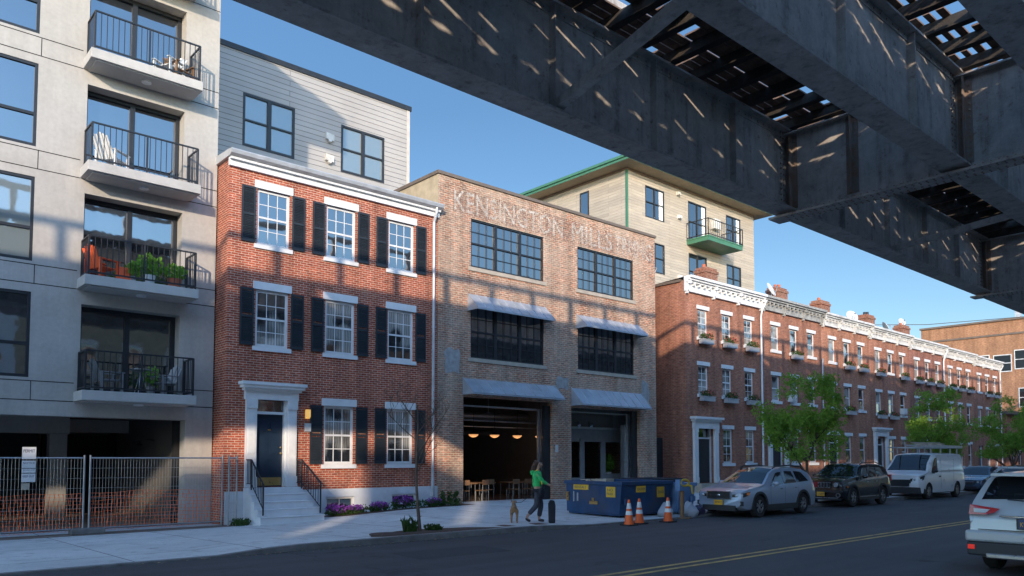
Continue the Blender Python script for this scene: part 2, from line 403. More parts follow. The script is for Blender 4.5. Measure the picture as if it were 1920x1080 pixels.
def shell(mb, x0, x1, y0, y1, z0, z1, front=False):
    """other three walls and roof"""
    mb.quad((x0, y1, z0), (x0, y0, z0), (x0, y0, z1), (x0, y1, z1)); mb.quad((x1, y0, z0), (x1, y1, z0), (x1, y1, z1), (x1, y0, z1))
    mb.quad((x1, y1, z0), (x0, y1, z0), (x0, y1, z1), (x1, y1, z1)); mb.quad((x0, y0, z1), (x1, y0, z1), (x1, y1, z1), (x0, y1, z1))
    if front: mb.quad((x0, y0, z0), (x1, y0, z0), (x1, y0, z1), (x0, y0, z1))
    return mb
def sash(mb, a, b, c, d, y, fw=.06, cols=3, rows=2, mid=True, mw=.022, th=.05):
    """window frame: outer frame, meeting rail, muntins"""
    mb.box(a, y, c, a+fw, y+th, d); mb.box(b-fw, y, c, b, y+th, d); mb.box(a+fw, y, d-fw, b-fw, y+th, d); mb.box(a+fw, y, c, b-fw, y+th, c+fw*1.1)
    zm = (c+d)/2
    if mid: mb.box(a+fw, y+.004, zm-.03, b-fw, y+th-.004, zm+.03)
    for i in range(1, cols):
        x = a+fw + (b-a-2*fw)*i/cols
        if mid: mb.box(x-mw/2, y+.012, c+fw*1.1, x+mw/2, y+th-.012, zm-.03); mb.box(x-mw/2, y+.012, zm+.03, x+mw/2, y+th-.012, d-fw)
        else: mb.box(x-mw/2, y+.012, c+fw*1.1, x+mw/2, y+th-.012, d-fw)
    halves = ((c+fw*1.1, zm-.03), (zm+.03, d-fw)) if mid else ((c+fw*1.1, d-fw),)
    for lo, hi in halves:
        for j in range(1, rows):
            z = lo + (hi-lo)*j/rows; mb.box(a+fw, y+.016, z-mw/2, b-fw, y+th-.016, z+mw/2)
    return mb
def window(root, a, b, c, d, Y, fm, gm='glass', cols=3, rows=2, lintel=None, sill=None, depth=.12, fw=.06, mid=True, lm=None, extra=0, th=.05):
    """window part (glass) with frame, lintel and sill as sub-parts"""
    y = Y + depth
    w = MB(); w.box(a+.01, y-.012, c+.01, b-.01, y-.004, d-.01); w = w.build('window', M[gm], root)
    sash(MB(), a, b, c, d, y-.012-th-.003+.03, fw, cols, rows, mid, th=th).build('window_frame', M[fm], w)
    if lintel:
        lw, lh, lp = lintel; MB().box(a-lw, Y-lp, d, b+lw, Y+.05, d+lh).build('lintel', M[lm or fm], w)
    if sill:
        sw, sh, sp_ = sill; MB().box(a-sw, Y-sp_, c-sh, b+sw, Y+.08, c).build('sill', M[lm or fm], w)
    return w
def leafcloud(mb, c, rad, n, size, r, flat=.5, shape=None):
    for _ in range(n):
        while True:
            p = Vector((r.uniform(-1,1), r.uniform(-1,1), r.uniform(-1,1)))
            if p.length <= 1: break
        p = Vector((c[0]+p.x*rad[0], c[1]+p.y*rad[1], c[2]+p.z*rad[2]))
        s = size*r.uniform(.6, 1.35)
        ax = Vector((r.gauss(0,1), r.gauss(0,1), r.gauss(0,1)*flat+.3)).normalized(); t = ax.orthogonal().normalized(); t.rotate(Matrix.Rotation(r.uniform(0, 6.28), 3, ax)); u = ax.cross(t)
        mb.add([p-t*s*.5, p+u*s*.28, p+t*s*.5+ax*s*.1, p-u*s*.28], [(0,1,2,3)])
def text_mesh(txt, name, mat, parent, x, z, w, h, Y, face=-1, ext=.004):
    """flat lettering facing -Y, lower-left corner at x,z, scaled into w by h"""
    cu = bpy.data.curves.new('lettering', 'FONT'); cu.body = txt; cu.extrude = 0; cu.resolution_u = 3
    ob = bpy.data.objects.new('lettering', cu); COL.objects.link(ob)
    me = bpy.data.meshes.new_from_object(ob.evaluated_get(bpy.context.evaluated_depsgraph_get()))
    bpy.data.objects.remove(ob); bpy.data.curves.remove(cu)
    xs = [v.co.x for v in me.vertices]; ys = [v.co.y for v in me.vertices]
    x0, y0 = min(xs), min(ys); sx = w/(max(xs)-x0); sy = h/(max(ys)-y0)
    mb = MB(); vs = [(x+(v.co.x-x0)*sx, Y, z+(v.co.y-y0)*sy) for v in me.vertices]
    mb.add(vs, [tuple(p.vertices) for p in me.polygons]); bpy.data.meshes.remove(me)
    return mb.build(name, mat, parent)
# ================================================================ GROUND
def lerp(a, b, t): t = max(0, min(1, t)); t = t*t*(3-2*t); return a+(b-a)*t
YK = 14.55                                             # far kerb line
def kerb_z(x):
    if x < 7: return lerp(.03, .12, (x-5.5)/1.5)
    if x < 20: return lerp(.12, .035, (x-13.5)/2.5)
    return lerp(.035, .13, (x-20.5)/1.5)
def back_z(x): return lerp(-.12, .17, (x-8.6)/8)
def side_z(x, y): t = max(0, min(1, (y-YK)/(22.9-YK))); return kerb_z(x)*(1-t)+back_z(x)*t
mb = MB(); mb.quad((-900,-900,-.6), (1200,-900,-.6), (1200,1200,-.6), (-900,1200,-.6)); struct(mb.build('ground', M['dirt']))
mb = MB(); mb.quad((-400,-2.2,0), (700,-2.2,0), (700,YK+.02,0), (-400,YK+.02,0)); struct(mb.build('road', M['asphalt']))
mb = MB(); xs = [-60+i*4 for i in range(14)]+[-4+i*.8 for i in range(50)]+[36+i*6 for i in range(40)]
ys = [YK+.16+i*(24.0-YK-.16)/8 for i in range(9)]
vs = [(x, y, side_z(x, y)) for x in xs for y in ys]; k = len(ys)
fs = [(i*k+j, (i+1)*k+j, (i+1)*k+j+1, i*k+j+1) for i in range(len(xs)-1) for j in range(k-1)]
mb.add(vs, fs); struct(mb.build('sidewalk', M['sidewalk'], smooth='all'))
mb = MB()
for a, b in zip(xs[:-1], xs[1:]):
    za, zb = kerb_z(a)+.004, kerb_z(b)+.004
    mb.add([(a,YK,-.05),(b,YK,-.05),(b,YK,zb),(a,YK,za),(a,YK+.17,za),(b,YK+.17,zb)], [(0,1,2,3),(3,2,5,4)])
struct(mb.build('kerb', M['kerb']))
mb = MB(); mb.box(-60, -14, -.5, 300, -2.2, .13); struct(mb.build('near_sidewalk', M['sidewalk']))
mb = MB()
for y in (7.98, 8.26): mb.quad((-60,y,.004), (400,y,.004), (400,y+.11,.004), (-60,y+.11,.004))
struct(mb.build('centre_line', M['yellow']))
# muddy strip under the fence and the tree pit
mb = MB(); n = 24
def patch(name, pts, mat, dz=.006):
    m = MB(); c = (sum(p[0] for p in pts)/len(pts), sum(p[1] for p in pts)/len(pts))
    m.add([(c[0], c[1], side_z(*c)+dz+.012)]+[(p[0], p[1], side_z(*p)+dz) for p in pts], [(0, i+1, (i+1) % len(pts)+1) for i in range(len(pts))])
    return struct(m.build(name, mat))
patch('dirt_strip', [(-4,21.95),(-1,21.9),(1.6,22.0),(3.6,21.95),(5.2,22.05),(7,21.95),(8.9,22.0),(9.3,22.3),(9.25,22.88),(6,23.0),(2,23.0),(-4,23.0)], M['dirt'])
patch('tree_pit', [(9.1,15.0),(9.3,14.85),(10.4,14.8),(12.4,14.8),(12.9,14.85),(12.2,15.6),(11.2,16.1),(10.4,16.0),(9.9,15.7),(9.35,15.45)], M['soil'])
patch('flower_bed_soil', [(11.95,22.86),(11.95,22.2),(12.4,21.95),(14.5,22.05),(16.8,22.1),(18.0,22.35),(17.7,22.86)], M['soil'], .012)
# metal plate in the sidewalk by the dog
mb = MB(); cx, cy = 12.9, 15.7
pl = [(13.0,14.95),(14.55,14.95),(14.7,15.5),(13.1,15.5)]
mb.add([(p[0], p[1], side_z(*p)+.008) for p in pl], [(0,1,2,3)])
tag(mb.build('sidewalk_cover', plain('rusty_plate', (.13,.07,.055), .7, .3)), 'rusty brown utility cover plate set in the sidewalk behind the dog', 'cover plate')
mb = MB(); mb.cyl((9.75,15.35,side_z(9.75,15.35)+.0), (9.75,15.35,side_z(9.75,15.35)+.022), .42, n=28)
tag(mb.build('manhole_cover', plain('iron_cover', (.07,.055,.05), .6, .5, bump=.6)), 'round dark iron manhole cover beside the bare sapling', 'manhole cover')
# leaf litter along the gutter
mb = MB(); r = random.Random(3)
for _ in range(170):
    x = r.choice([r.uniform(4,15), r.uniform(6,20)]); y = YK-abs(r.gauss(0,.12))-.01; s = r.uniform(.015,.04); a = r.uniform(0,6.3)
    mb.add([(x+s*cos(a),y+s*sin(a),.008),(x-s*sin(a),y+s*cos(a),.014),(x-s*cos(a),y-s*sin(a),.008),(x+s*sin(a),y-s*cos(a),.02)], [(0,1,2,3)])
o = mb.build('leaf_litter', plain('dead_leaves', (.34,.24,.15), .9, var=.4)); o['kind'] = 'stuff'; o['label'] = 'dry leaves and bits of litter along the kerb'; o['category'] = 'litter'

# ================================================================ ELEVATED RAILWAY
def viaduct():
    root = thing('elevated_railway', 'dark riveted steel elevated railway running over the street with open timber deck', 'elevated railway', (20, 7, 0))
    ZB, ZT = 8.85, 11.2
    bents = [-28.3, -12.1, 2.6, 20.3, 36.5, 52.7, 68.9, 85.1]
    girders = ((11.1, -44.5, 101.3), (6.65, -44.5, 101.3), (3.75, 2.6, 101.3))
    for gy, x0, x1 in girders:
        mb = MB()
        mb.box(x0, gy-.012, ZB+.05, x1, gy+.012, ZT-.05)
        mb.box(x0, gy-.33, ZB, x1, gy+.33, ZB+.05); mb.box(x0, gy-.24, ZT-.05, x1, gy+.24, ZT)
        # flange angles
        for sy in (-1, 1):
            mb.box(x0, gy+sy*.012, ZB+.05, x1, gy+sy*.035, ZB+.2); mb.box(x0, gy+sy*.012, ZT-.2, x1, gy+sy*.035, ZT-.05)
        g = mb.build('main_girder', M['steel'], root)
        for b in bents:
            for k in range(1, 5):
                x = (b + k*3.3 - (0 if k < 4 else .1)) if b != 2.6 else 4.3+k*3.3
                if max(x0, -2) < x < min(x1, 80):
                    st = MB()
                    for sy in (-1, 1):
                        st.box(x-.07, gy+sy*.013, ZB+.052, x-.045, gy+sy*.19, ZT-.052); st.box(x-.045, gy+sy*.013, ZB+.052, x+.07, gy+sy*.037, ZT-.052)
                    st.build('stiffener', M['steel'], g)
        rv = MB(); 
        for b in bents:
            if not (x0 <= b <= x1) or b > 60 or b < 0: continue
            for dx in (-.36, -.22):
                for k in range(15): 
                    if gy == 3.75 and b < 5: continue
                    rv.ball((b+dx, gy-.05, ZB+.16+k*.15), .028, 6, 4, (1, .7, 1))
        x = 4.5
        while x < 46:
            if x0 < x:
                rv.ball((x, gy-.038, ZB+.13), .022, 6, 4, (1, .7, 1)); rv.ball((x+.15, gy-.038, ZT-.12), .022, 6, 4, (1, .7, 1))
            x += .3
        rv.build('rivets', M['rust'], g)
    for b in bents:
        y0 = 3.75 if b > 2 else 6.65
        mb = MB(); mb.box(b-.012, y0-7.0 if b > 5 else y0-.3, ZB-.10, b+.012, 11.35, ZT-.15)
        ya = y0-7.0 if b > 5 else y0-.3
        mb.box(b-.30, ya, ZB-.16, b+.30, 11.5, ZB-.10); mb.box(b-.2, ya, ZT-.15, b+.2, 11.35, ZT-.11)
        for sx in (-1, 1): mb.box(b+sx*.012, ya, ZB-.10, b+sx*.034, 11.35, ZB+.07)
        cg = mb.build('cross_girder', M['steel'], root)
        if 0 < b < 60:
            rv = MB()
            y = 11.0
            while y > 3.9:
                rv.ball((b-.045, y, ZB-.015), .028, 6, 4, (.7, 1, 1)); 
                for dx in (-.22, -.12): rv.ball((b+dx, y, ZB-.17), .026, 6, 4, (1, 1, .6)); rv.ball((b-dx, y+.07, ZB-.17), .026, 6, 4, (1, 1, .6))
                y -= .17
            for yy in (10.98, 10.80, 9.25, 9.08, 6.5, 6.32, 4.9, 3.9):
                for k in range(14): rv.ball((b-.055, yy, ZB+.12+k*.155), .028, 6, 4, (.7, 1, 1))
            rv.build('rivets', M['rust'], cg)
            for yy in (10.9, 9.17, 6.42, 4.0):
                an = MB(); an.box(b-.040, yy-.16, ZB+.075, b-.013, yy+.16, ZT-.155); an.box(b-.19, yy-.012, ZB+.075, b-.040, yy+.012, ZT-.155); an.build('stiffener', M['rust'], cg)
    # lateral braces between the girders, at the height of the bottom flange
    for b in bents:
        if b < 0 or b > 60: continue
        for dx, dx2 in (((6.75, 5.6),) if b != 2.6 else ((8.3, 7.2),)):
            mb = MB(); mb.bar((b+dx, 10.95, ZB+.09), (b+dx2, 6.8, ZB+.13), .2, .022); mb.bar((b+dx-.1, 10.95, ZB+.16), (b+dx2-.1, 6.8, ZB+.2), .022, .16)
            mb.build('lateral_brace', M['steel'], root)
    # columns under the cross girders, on the near side
    for b in bents:
        if b < 5: continue
        mb = MB(); yc = -2.6
        mb.box(b-.3, yc-.3, .1, b-.27, yc+.3, ZB-.16); mb.box(b+.27, yc-.3, .1, b+.3, yc+.3, ZB-.16); mb.box(b-.27, yc-.012, .1, b+.27, yc+.012, ZB-.16); mb.box(b-.45, yc-.45, 0.05, b+.45, yc+.45, .16)
        mb.build('column', M['steel'], root)
    # cross ties: the hundred nearest ones as parts, a timber every 1.1 m
    x = -15.0; i = 0; r = random.Random(11)
    while x < 95 and i < 99:
        mb = MB(); y0 = 2.9 if x > 4 else 6.2
        mb.box(x-.11, y0, ZT+.002, x+.10, 11.85, ZT+.25); mb.build('cross_tie', M['tie'], root); x += 1.1; i += 1
    # boards on the ties; broken and missing lengths let slips of sunlight through
    mb = MB(); rows = []; y = 2.95
    while y < 11.75:
        near = y < 6.3; w = r.uniform(.13, .18) if near else r.uniform(.19, .25); rows.append((y, y+w)); y += w + (r.choice([.06, .09, .13]) if near else r.choice([.012, .02, .03, .05]))
    x = -14.9
    while x < 92.5:
        ylo = 2.9 if x > 4 else 6.2; hs = []
        for _ in range(r.choice([11, 13, 15])):
            hy = r.uniform(ylo+.2, 11.0) if r.random() < .7 else r.uniform(ylo+.2, ylo+2.8); hxx = x+r.uniform(.06, .30)
            hs.append((hxx, hxx+r.choice([.08, .10, .13, .16, .2, .3, .5]), hy, hy+r.choice([.3, .6, .9, 1.1])))
        if r.random() < .55: hy = r.choice([r.uniform(7.2, 10.4), r.uniform(3.9, 5.9)]); hs.append((x+.35, x+.98, hy, hy+.3))
        for bb in bents:
            hs += [(max(u, x), min(v, x+1.07), p_, q_) for u, v, p_, q_ in ((bb-3.3, bb-.5, 3.9, 4.25), (bb-2.2, bb-.4, 4.9, 5.2), (bb-3.2, bb-.5, 7.2, 7.5), (bb-2.6, bb-.4, 8.4, 8.6), (bb-1.7, bb-.3, 9.5, 9.7)) if u < x+1.07 and v > x and bb > 5]
        for ra, rb in rows:
            if ra < ylo: continue
            cuts = sorted((h[0], h[1]) for h in hs if h[2] < (ra+rb)/2 < h[3]); p = x-.02
            for ca, cb in cuts:
                if ca > p+.03: mb.box(p, ra, ZT+.252, ca, rb, ZT+.292)
                p = max(p, cb)
            if p < x+1.07: mb.box(p, ra, ZT+.252, x+1.07, rb, ZT+.292)
        x += 1.1
    d = mb.build('deck_boards', M['plank'], root); d['kind'] = 'stuff'
    # rails
    for y in (7.9, 9.4, 4.6):
        mb = MB(); x0 = -15 if y > 6 else 4.2
        mb.box(x0, y-.035, ZT+.38, 93, y+.035, ZT+.43); mb.box(x0, y-.012, ZT+.32, 93, y+.012, ZT+.38); mb.box(x0, y-.07, ZT+.302, 93, y+.07, ZT+.32); mb.build('rail', M['rust'], root)
    # outer parapet: posts and a broad rail
    mb = MB(); mb.box(-15, 11.78, ZT+1.42, 93, 11.92, ZT+1.62); mb.box(-15, 11.8, ZT+.26, 93, 11.9, ZT+.52)
    x = -14.6
    while x < 93: mb.box(x-.11, 11.8, ZT+.52, x+.11, 11.9, ZT+1.42); x += 2.2
    mb.build('parapet', M['steel'], root)
viaduct()

# ================================================================ APARTMENT BUILDING (left)
def apartment():
    G = 23.8; root = thing('apartment_building', 'tall pale panel-clad apartment block with stacked concrete balconies and open garage, at left edge', 'apartment building', (5, G, -.1))
    fl = [3.68, 6.80, 9.92, 13.04, 16.16]; top = 21.6
    holes = [(-2.2, 8.0, -.3, 3.0, .45)]
    for z in fl: holes += [(1.2, 3.93, z+.33, z+2.62), (5.13, 7.78, z-.02, z+2.45, .55), (-3.4, -.7, z+.33, z+2.62)]
    mb = wall(-4, 8.8, -.3, top, holes, G, .1)
    # sides, back and roof
    mb.quad((-4,32,-.3),(-4,G,-.3),(-4,G,top),(-4,32,top)); mb.quad((8.8,G,-.3),(8.8,36,-.3),(8.8,36,top),(8.8,G,top)); mb.quad((-4,G,top),(8.8,G,top),(8.8,36,top),(-4,36,top)); mb.quad((8.8,36,3.2),(-4,36,3.2),(-4,36,top),(8.8,36,top))
    w = mb.build('wall', M['panel'], root)
    MB().box(-4, 21.6, 20.0, 8.8, G-.002, top+.1).build('shadow_overhang', M['panel'], root)  # unseen box added to cast the diagonal shadow on the grey siding
    # open joints between panels: thin dark recess strips standing 2 mm proud
    j = MB()
    for z in fl:
        for zz in (z+.24, z-.27):
            for a, b in ((-4, 5.0), (7.95, 8.8)): j.box(a, G-.003, zz-.012, b, G+.002, zz+.012)
        j.box(3.975, G-.003, z-.258, 3.995, G+.002, z+.228)
    j.build('panel_joint', M['dark'], w)
    for z in fl:
        for a in (1.2, -3.4):
            b, c, d = a+2.73, z+.33, z+2.62
            g = MB().box(a+.01, G+.07, c+.01, b-.01, G+.078, d-.01).build('window', M['glass_b'] if z == fl[1] else M['glass'], root)
            f = MB(); sash(f, a, b, c, d, G+.02, .075, 1, 1, False, th=.05); f.box(a+.07, G+.022, c+.86, b-.07, G+.065, c+.94)
            f.build('window_frame', M['black'], g)
        a, b, c, d = 5.13, 7.78, z+.0, z+2.45
        g = MB().box(a+.06, G+.50, c+.06, b-.06, G+.508, d-.06).build('balcony_door', M['glass'], root)
        f = MB(); sash(f, a, b, c, d, G+.43, .11, 1, 1, False, th=.06); f.box(6.37, G+.425, c+.1, 6.50, G+.485, d-.1); f.box(a+.1, G+.44, c+.08, b-.1, G+.48, c+.16)
        f.build('door_frame', M['black'], g)
        # balcony slab with tapered underside
        s = MB(); s.box(5.0, 22.9, z-.27, 8.0, G+.0, z); s.box(5.14, 22.98, z-.30, 7.9, G, z-.27); sl = s.build('balcony', M['slab'], root, bevel=.012)
        MB().cyl((6.55, 23.35, z-.345), (6.55, 23.35, z-.30), .13, n=20).build('ceiling_light', M['white'], sl)
        r = MB(); x0, x1, yf, yb, zt = 5.1, 7.92, 22.98, G-.02, z+1.08
        for p0, p1 in (((x0,yf,zt),(x1,yf,zt)), ((x0,yf,zt),(x0,yb,zt)), ((x1,yf,zt),(x1,yb,zt)), ((x0,yf,z+.09),(x1,yf,z+.09)), ((x0,yf,z+.09),(x0,yb,z+.09)), ((x1,yf,z+.09),(x1,yb,z+.09))): r.bar(p0, p1, .045, .04)
        for x in (x0, (x0+x1)/2, x1): r.box(x-.022, yf-.022, z+.0, x+.022, yf+.022, zt)
        for x in (x0, x1): r.box(x-.022, yb-.04, z, x+.022, yb, zt)
        n = 19
        for i in range(1, n):
            x = x0+(x1-x0)*i/n; r.box(x-.009, yf-.009, z+.09, x+.009, yf+.009, zt)
        for x in (x0, x1):
            for i in range(1, 6): y = yf+(yb-yf)*i/6; r.box(x-.009, y-.009, z+.09, x+.009, y+.009, zt)
        r.build('railing', M['black'], sl)
    # garage: floor, back wall, side wall, ceiling, beam, column, door
    MB().box(-2.2, G+.4, -.14, 8.0, 36, -.10).build('garage_floor', M['dirt'], root)
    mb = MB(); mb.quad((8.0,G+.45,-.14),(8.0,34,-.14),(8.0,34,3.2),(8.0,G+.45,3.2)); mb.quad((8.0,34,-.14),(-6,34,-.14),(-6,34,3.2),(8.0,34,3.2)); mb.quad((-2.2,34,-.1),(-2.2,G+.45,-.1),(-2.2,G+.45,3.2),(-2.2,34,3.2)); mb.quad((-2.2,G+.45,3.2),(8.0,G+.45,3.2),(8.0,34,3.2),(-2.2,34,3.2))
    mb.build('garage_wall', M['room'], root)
    mb = MB(); mb.box(-2.2, 28.0, 2.65, 5.8, 28.4, 3.19); mb.box(5.8, 29.6, 2.75, 8.0, 30.0, 3.19); mb.build('beam', M['panel'], root)
    MB().box(5.25, 28.0, -.14, 5.75, 28.4, 2.64).build('column', M['panel'], root)
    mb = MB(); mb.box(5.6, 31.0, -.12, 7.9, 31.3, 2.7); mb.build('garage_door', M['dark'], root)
    MB().box(7.86, G+.46, -.12, 7.99, G+.75, 3.0).build('downpipe', M['dark'], root)
    mb = MB(); mb.cyl((7.95, 26.6, 2.45), (7.5, 26.6, 2.5), .02); mb.lathe([(.0,.16),(.09,.15),(.12,.06),(.22,0),(.20,0),(.1,.05),(0,.1)], (7.45, 26.6, 2.28), 14); mb.build('garage_lamp', M['black'], root)
apartment()

# ================================================================ GREY SIDED BUILDING
def grey_building():
    Y = 32.0; root = thing('grey_building', 'flat-roofed building in grey lap siding rising behind the red brick house', 'building', (15, Y, 0))
    hs = [(12.87, 15.25, 15.28, 17.6), (17.58, 19.94, 15.30, 17.55)]
    mb = wall(6, 21.4, 0, 19.35, hs, Y, .08); shell(mb, 6, 21.4, Y, 44, 0, 19.35); w = mb.build('wall', M['siding'], root)
    MB().box(5.9, Y-.06, 19.35, 21.5, Y+.1, 19.58).build('roof_edge', M['black'], root)
    MB().box(21.25, Y-.02, 11, 21.42, Y-.002, 19.34).build('corner_board', plain('corner_board', (.5,.46,.42), .7), root)
    for a, b, c, d in hs:
        g = MB().box(a+.01, Y+.05, c+.01, b-.01, Y+.058, d-.01).build('window', M['glass_b'], root)
        f = MB(); sash(f, a, b, c, d, Y-.02, .1, 1, 1, False, th=.06); f.box((a+b)/2-.09, Y-.025, c+.1, (a+b)/2+.09, Y+.03, d-.1)
        for p, q in ((a+.1, (a+b)/2-.09), ((a+b)/2+.09, b-.1)): f.box(p, Y-.012, (c+d)/2-.04, q, Y+.035, (c+d)/2+.04)
        f.build('window_frame', M['black'], g)
    for z in (16.75, 15.75):
        v = MB(); v.prism([(16.75,z-.13),(17.15,z-.18),(17.15,z+.12),(16.75,z+.16)], 1, Y-.16, Y-.003); v.cyl((16.95,Y-.16,z-.17),(16.95,Y-.05,z-.2),.09); v.build('vent_hood', M['white_old'], root)
grey_building()

# ================================================================ RED BRICK HOUSE
def red_house():
    Y = 22.9; X0, X1 = 8.85, 16.6; root = thing('brick_house', 'three-storey red brick house with black shutters and white entrance steps', 'house', (12.7, Y, 0))
    top = 10.98
    wins = [(9.72, 10.80), (12.08, 13.18), (14.48, 15.56)]; fl = [(5.30, 7.08), (8.48, 10.24)]
    holes = [(a, b, c, d) for a, b in wins for c, d in fl] + [(a, b, 1.66, 3.58) for a, b in wins[1:]] + [(9.80, 10.72, .98, 3.66, .18), (12.15, 13.2, .12, .6), (14.65, 15.7, .24, .62)]
    mb = wall(X0, X1, -.3, top, holes, Y, .1); shell(mb, X0, X1, Y, 31, -.3, top); mb.build('wall', M['brick_red'], root)
    for i, (a, b) in enumerate(wins):
        for c, d in fl + ([(1.66, 3.58)] if i else []):
            window(root, a, b, c, d, Y, 'white', 'glass_c' if c < 8 else 'glass', 3, 2, (.09, .24, .035), (.09, .13, .06), .1, .085)
            # shutters, each with frame and slats
            for s, (p, q) in enumerate(((a-.50, a-.07), (b+.07, b+.50))):
                m = MB(); y = Y-.055; z0, z1 = c+.02, d-.0
                m.box(p, y, z0, p+.05, Y-.012, z1); m.box(q-.05, y, z0, q, Y-.012, z1)
                for za, zb in ((z0, z0+.09), (z1-.07, z1), ((z0+z1)/2-.04, (z0+z1)/2+.04)): m.box(p+.05, y, za, q-.05, Y-.012, zb)
                z = z0+.11
                while z < z1-.1:
                    if abs(z-(z0+z1)/2) > .07: m.add([(p+.05,y+.006,z),(q-.05,y+.006,z),(q-.05,Y-.014,z+.045),(p+.05,Y-.014,z+.045),(p+.05,y+.006,z-.012),(q-.05,y+.006,z-.012)], [(0,1,2,3),(4,5,1,0)])
                    z += .052
                m.build('shutter', M['shutter'], root)
    # cornice and gutter
    m = MB(); m.box(X0-.05, Y-.10, 10.72, X1, Y-.002, 10.90); m.box(X0-.05, Y-.2, 10.90, X1, Y-.003, 10.975); m.build('cornice', M['white'], root)
    m = MB(); pf = [(Y-.36, 11.13), (Y-.36, 11.16), (Y-.05, 11.19), (Y-.05, 10.98), (Y-.24, 10.98), (Y-.33, 11.03)]; m.prism(pf, 0, X0-.1, X1+.05)
    m.prism([(Y-.05, 11.19), (Y-.05, 10.98), (Y+1.5, 10.98), (31, 10.98), (31, 11.6)], 0, X0-.1, X1+.02); m.build('roof', M['gutter'], root)
    m = MB(); x = 16.38; m.tube([(x,Y-.25,11.02),(x,Y-.22,10.8),(x-.02,Y-.10,10.5),(x-.02,Y-.10,1.15),(x-.02,Y-.10,.95)], .055, 10); m.cyl((x-.02,Y-.10,1.2),(x-.02,Y-.10,.5),.065)
    for z in (9.2, 6.6, 4.0): m.cyl((x-.02,Y-.10,z),(x-.02,Y-.10,z+.06),.07)
    m.build('downspout', M['gutter'], root)
    # painted foundation with basement windows
    fh = [(12.15, 13.2, .12, .6), (14.65, 15.7, .24, .62)]
    for a, b in ((8.86, 9.42), (11.1, 16.6)):
        m = wall(a, b, -.3, .86, [h for h in fh if a < h[0] < b], Y-.07, .15); m.quad((a,Y-.07,.86),(b,Y-.07,.86),(b,Y,.86),(a,Y,.86)); m.quad((a,Y-.07,-.3),(a,Y-.07,.86),(a,Y,.86),(a,Y,-.3)); m.quad((b,Y-.07,.86),(b,Y-.07,-.3),(b,Y,-.3),(b,Y,.86)); m.build('foundation', M['conc_white'], root)
    for a, b, c, d in fh:
        g = MB().box(a+.01, Y+.04, c+.01, b-.01, Y+.05, d-.01).build('basement_window', M['glass'], root)
        f = sash(MB(), a, b, c, d, Y-.01, .07, 2, 1, False, th=.045); f.build('window_frame', M['white'], g)
    # entrance: pilasters, entablature, door, transom
    m = MB()
    for a, b in ((9.45, 9.76), (10.76, 11.07)):
        m.box(a, Y-.14, .98, b, Y-.003, 3.66); m.box(a-.03, Y-.17, .98, b+.03, Y-.14, 1.3); m.box(a-.02, Y-.17, 3.38, b+.02, Y-.141, 3.66)
        m.box(a+.05, Y-.155, 1.36, b-.05, Y-.1405, 1.9); m.box(a+.05, Y-.155, 2.0, b-.05, Y-.1405, 3.3)
    m.box(9.40, Y-.16, 3.66, 11.12, Y-.003, 3.92); m.box(9.34, Y-.24, 3.92, 11.18, Y-.003, 4.0); m.box(9.27, Y-.33, 4.0, 11.25, Y-.003, 4.09); m.box(9.22, Y-.38, 4.09, 11.30, Y-.003, 4.18)
    m.box(9.761, Y-.03, .98, 9.82, Y+.1, 3.66); m.box(10.70, Y-.03, .98, 10.759, Y+.1, 3.66); m.box(9.82, Y-.03, 3.22, 10.70, Y+.1, 3.30)
    m.build('door_surround', M['white'], root)
    d = MB(); a, b, y = 9.82, 10.70, Y+.09
    d.box(a, y, .99, b, y+.045, 3.22)
    for p, q in ((a+.1, a+.40), (b-.40, b-.1)):
        for c, e in ((1.35, 1.85), (1.98, 2.55), (2.68, 2.98), (3.03, 3.12)): d.box(p, y-.014, c, q, y-.001, e); d.box(p+.035, y-.022, c+.03, q-.035, y-.0141, e-.03)
    dd = d.build('door', M['navy'], root)
    m = MB(); m.box(a+.03, y-.006, 1.02, b-.03, y-.0005, 1.27); m.ball((b-.08, y-.06, 2.02), .035); m.ball((b-.08, y-.04, 2.2), .028); m.box((a+b)/2-.05, y-.02, 2.72, (a+b)/2+.05, y-.001, 2.76); m.build('door_handle', M['brass'], dd)
    MB().box(a, Y+.05, 3.30, b, Y+.06, 3.64).build('transom_window', M['glass'], root)
    # stoop
    m = MB(); n = 5; zt = .97
    m.box(9.40, Y-.50, -.3, 11.13, Y-.072, zt)
    for i in range(1, n):
        m.box(9.385, Y-.50-.22*i, -.3, 11.13+.07*i, Y-.50-.22*(i-1)-.001, zt-.212*i)
        m.box(9.37, Y-.52-.22*i, zt-.212*i+.001, 11.15+.07*i, Y-.52-.22*(i-1), zt-.212*i+.035)
    m.build('steps', M['conc_white'], root, bevel=.008)
    for x, xo in ((9.47, 9.52), (11.08, 11.34)):
        m = MB(); p0 = Vector((x, Y-.12, 1.0)); p1 = Vector((x, Y-.50, 1.0)); p2 = Vector((xo, Y-1.25, .28))
        H = Vector((0,0,.82)); m.bar(p0+H, p1+H, .035, .03); m.bar(p1+H, p2+H, .035, .03); m.bar(p0+Vector((0,0,.1)), p1+Vector((0,0,.1)), .02, .02); m.bar(p1+Vector((0,0,.1)), p2+Vector((0,0,.1)), .02, .02)
        for p in (p0, p1, p2): m.box(p.x-.018, p.y-.018, p.z-.08, p.x+.018, p.y+.018, p.z+.83)
        for i in range(1, 4): p = p0.lerp(p1, i/4); m.box(p.x-.008, p.y-.008, p.z+.1, p.x+.008, p.y+.008, p.z+.82)
        for i in range(1, 8): p = p1.lerp(p2, i/8); m.box(p.x-.008, p.y-.008, p.z+.1, p.x+.008, p.y+.008, p.z+.82)
        m.build('handrail', M['black'], root)
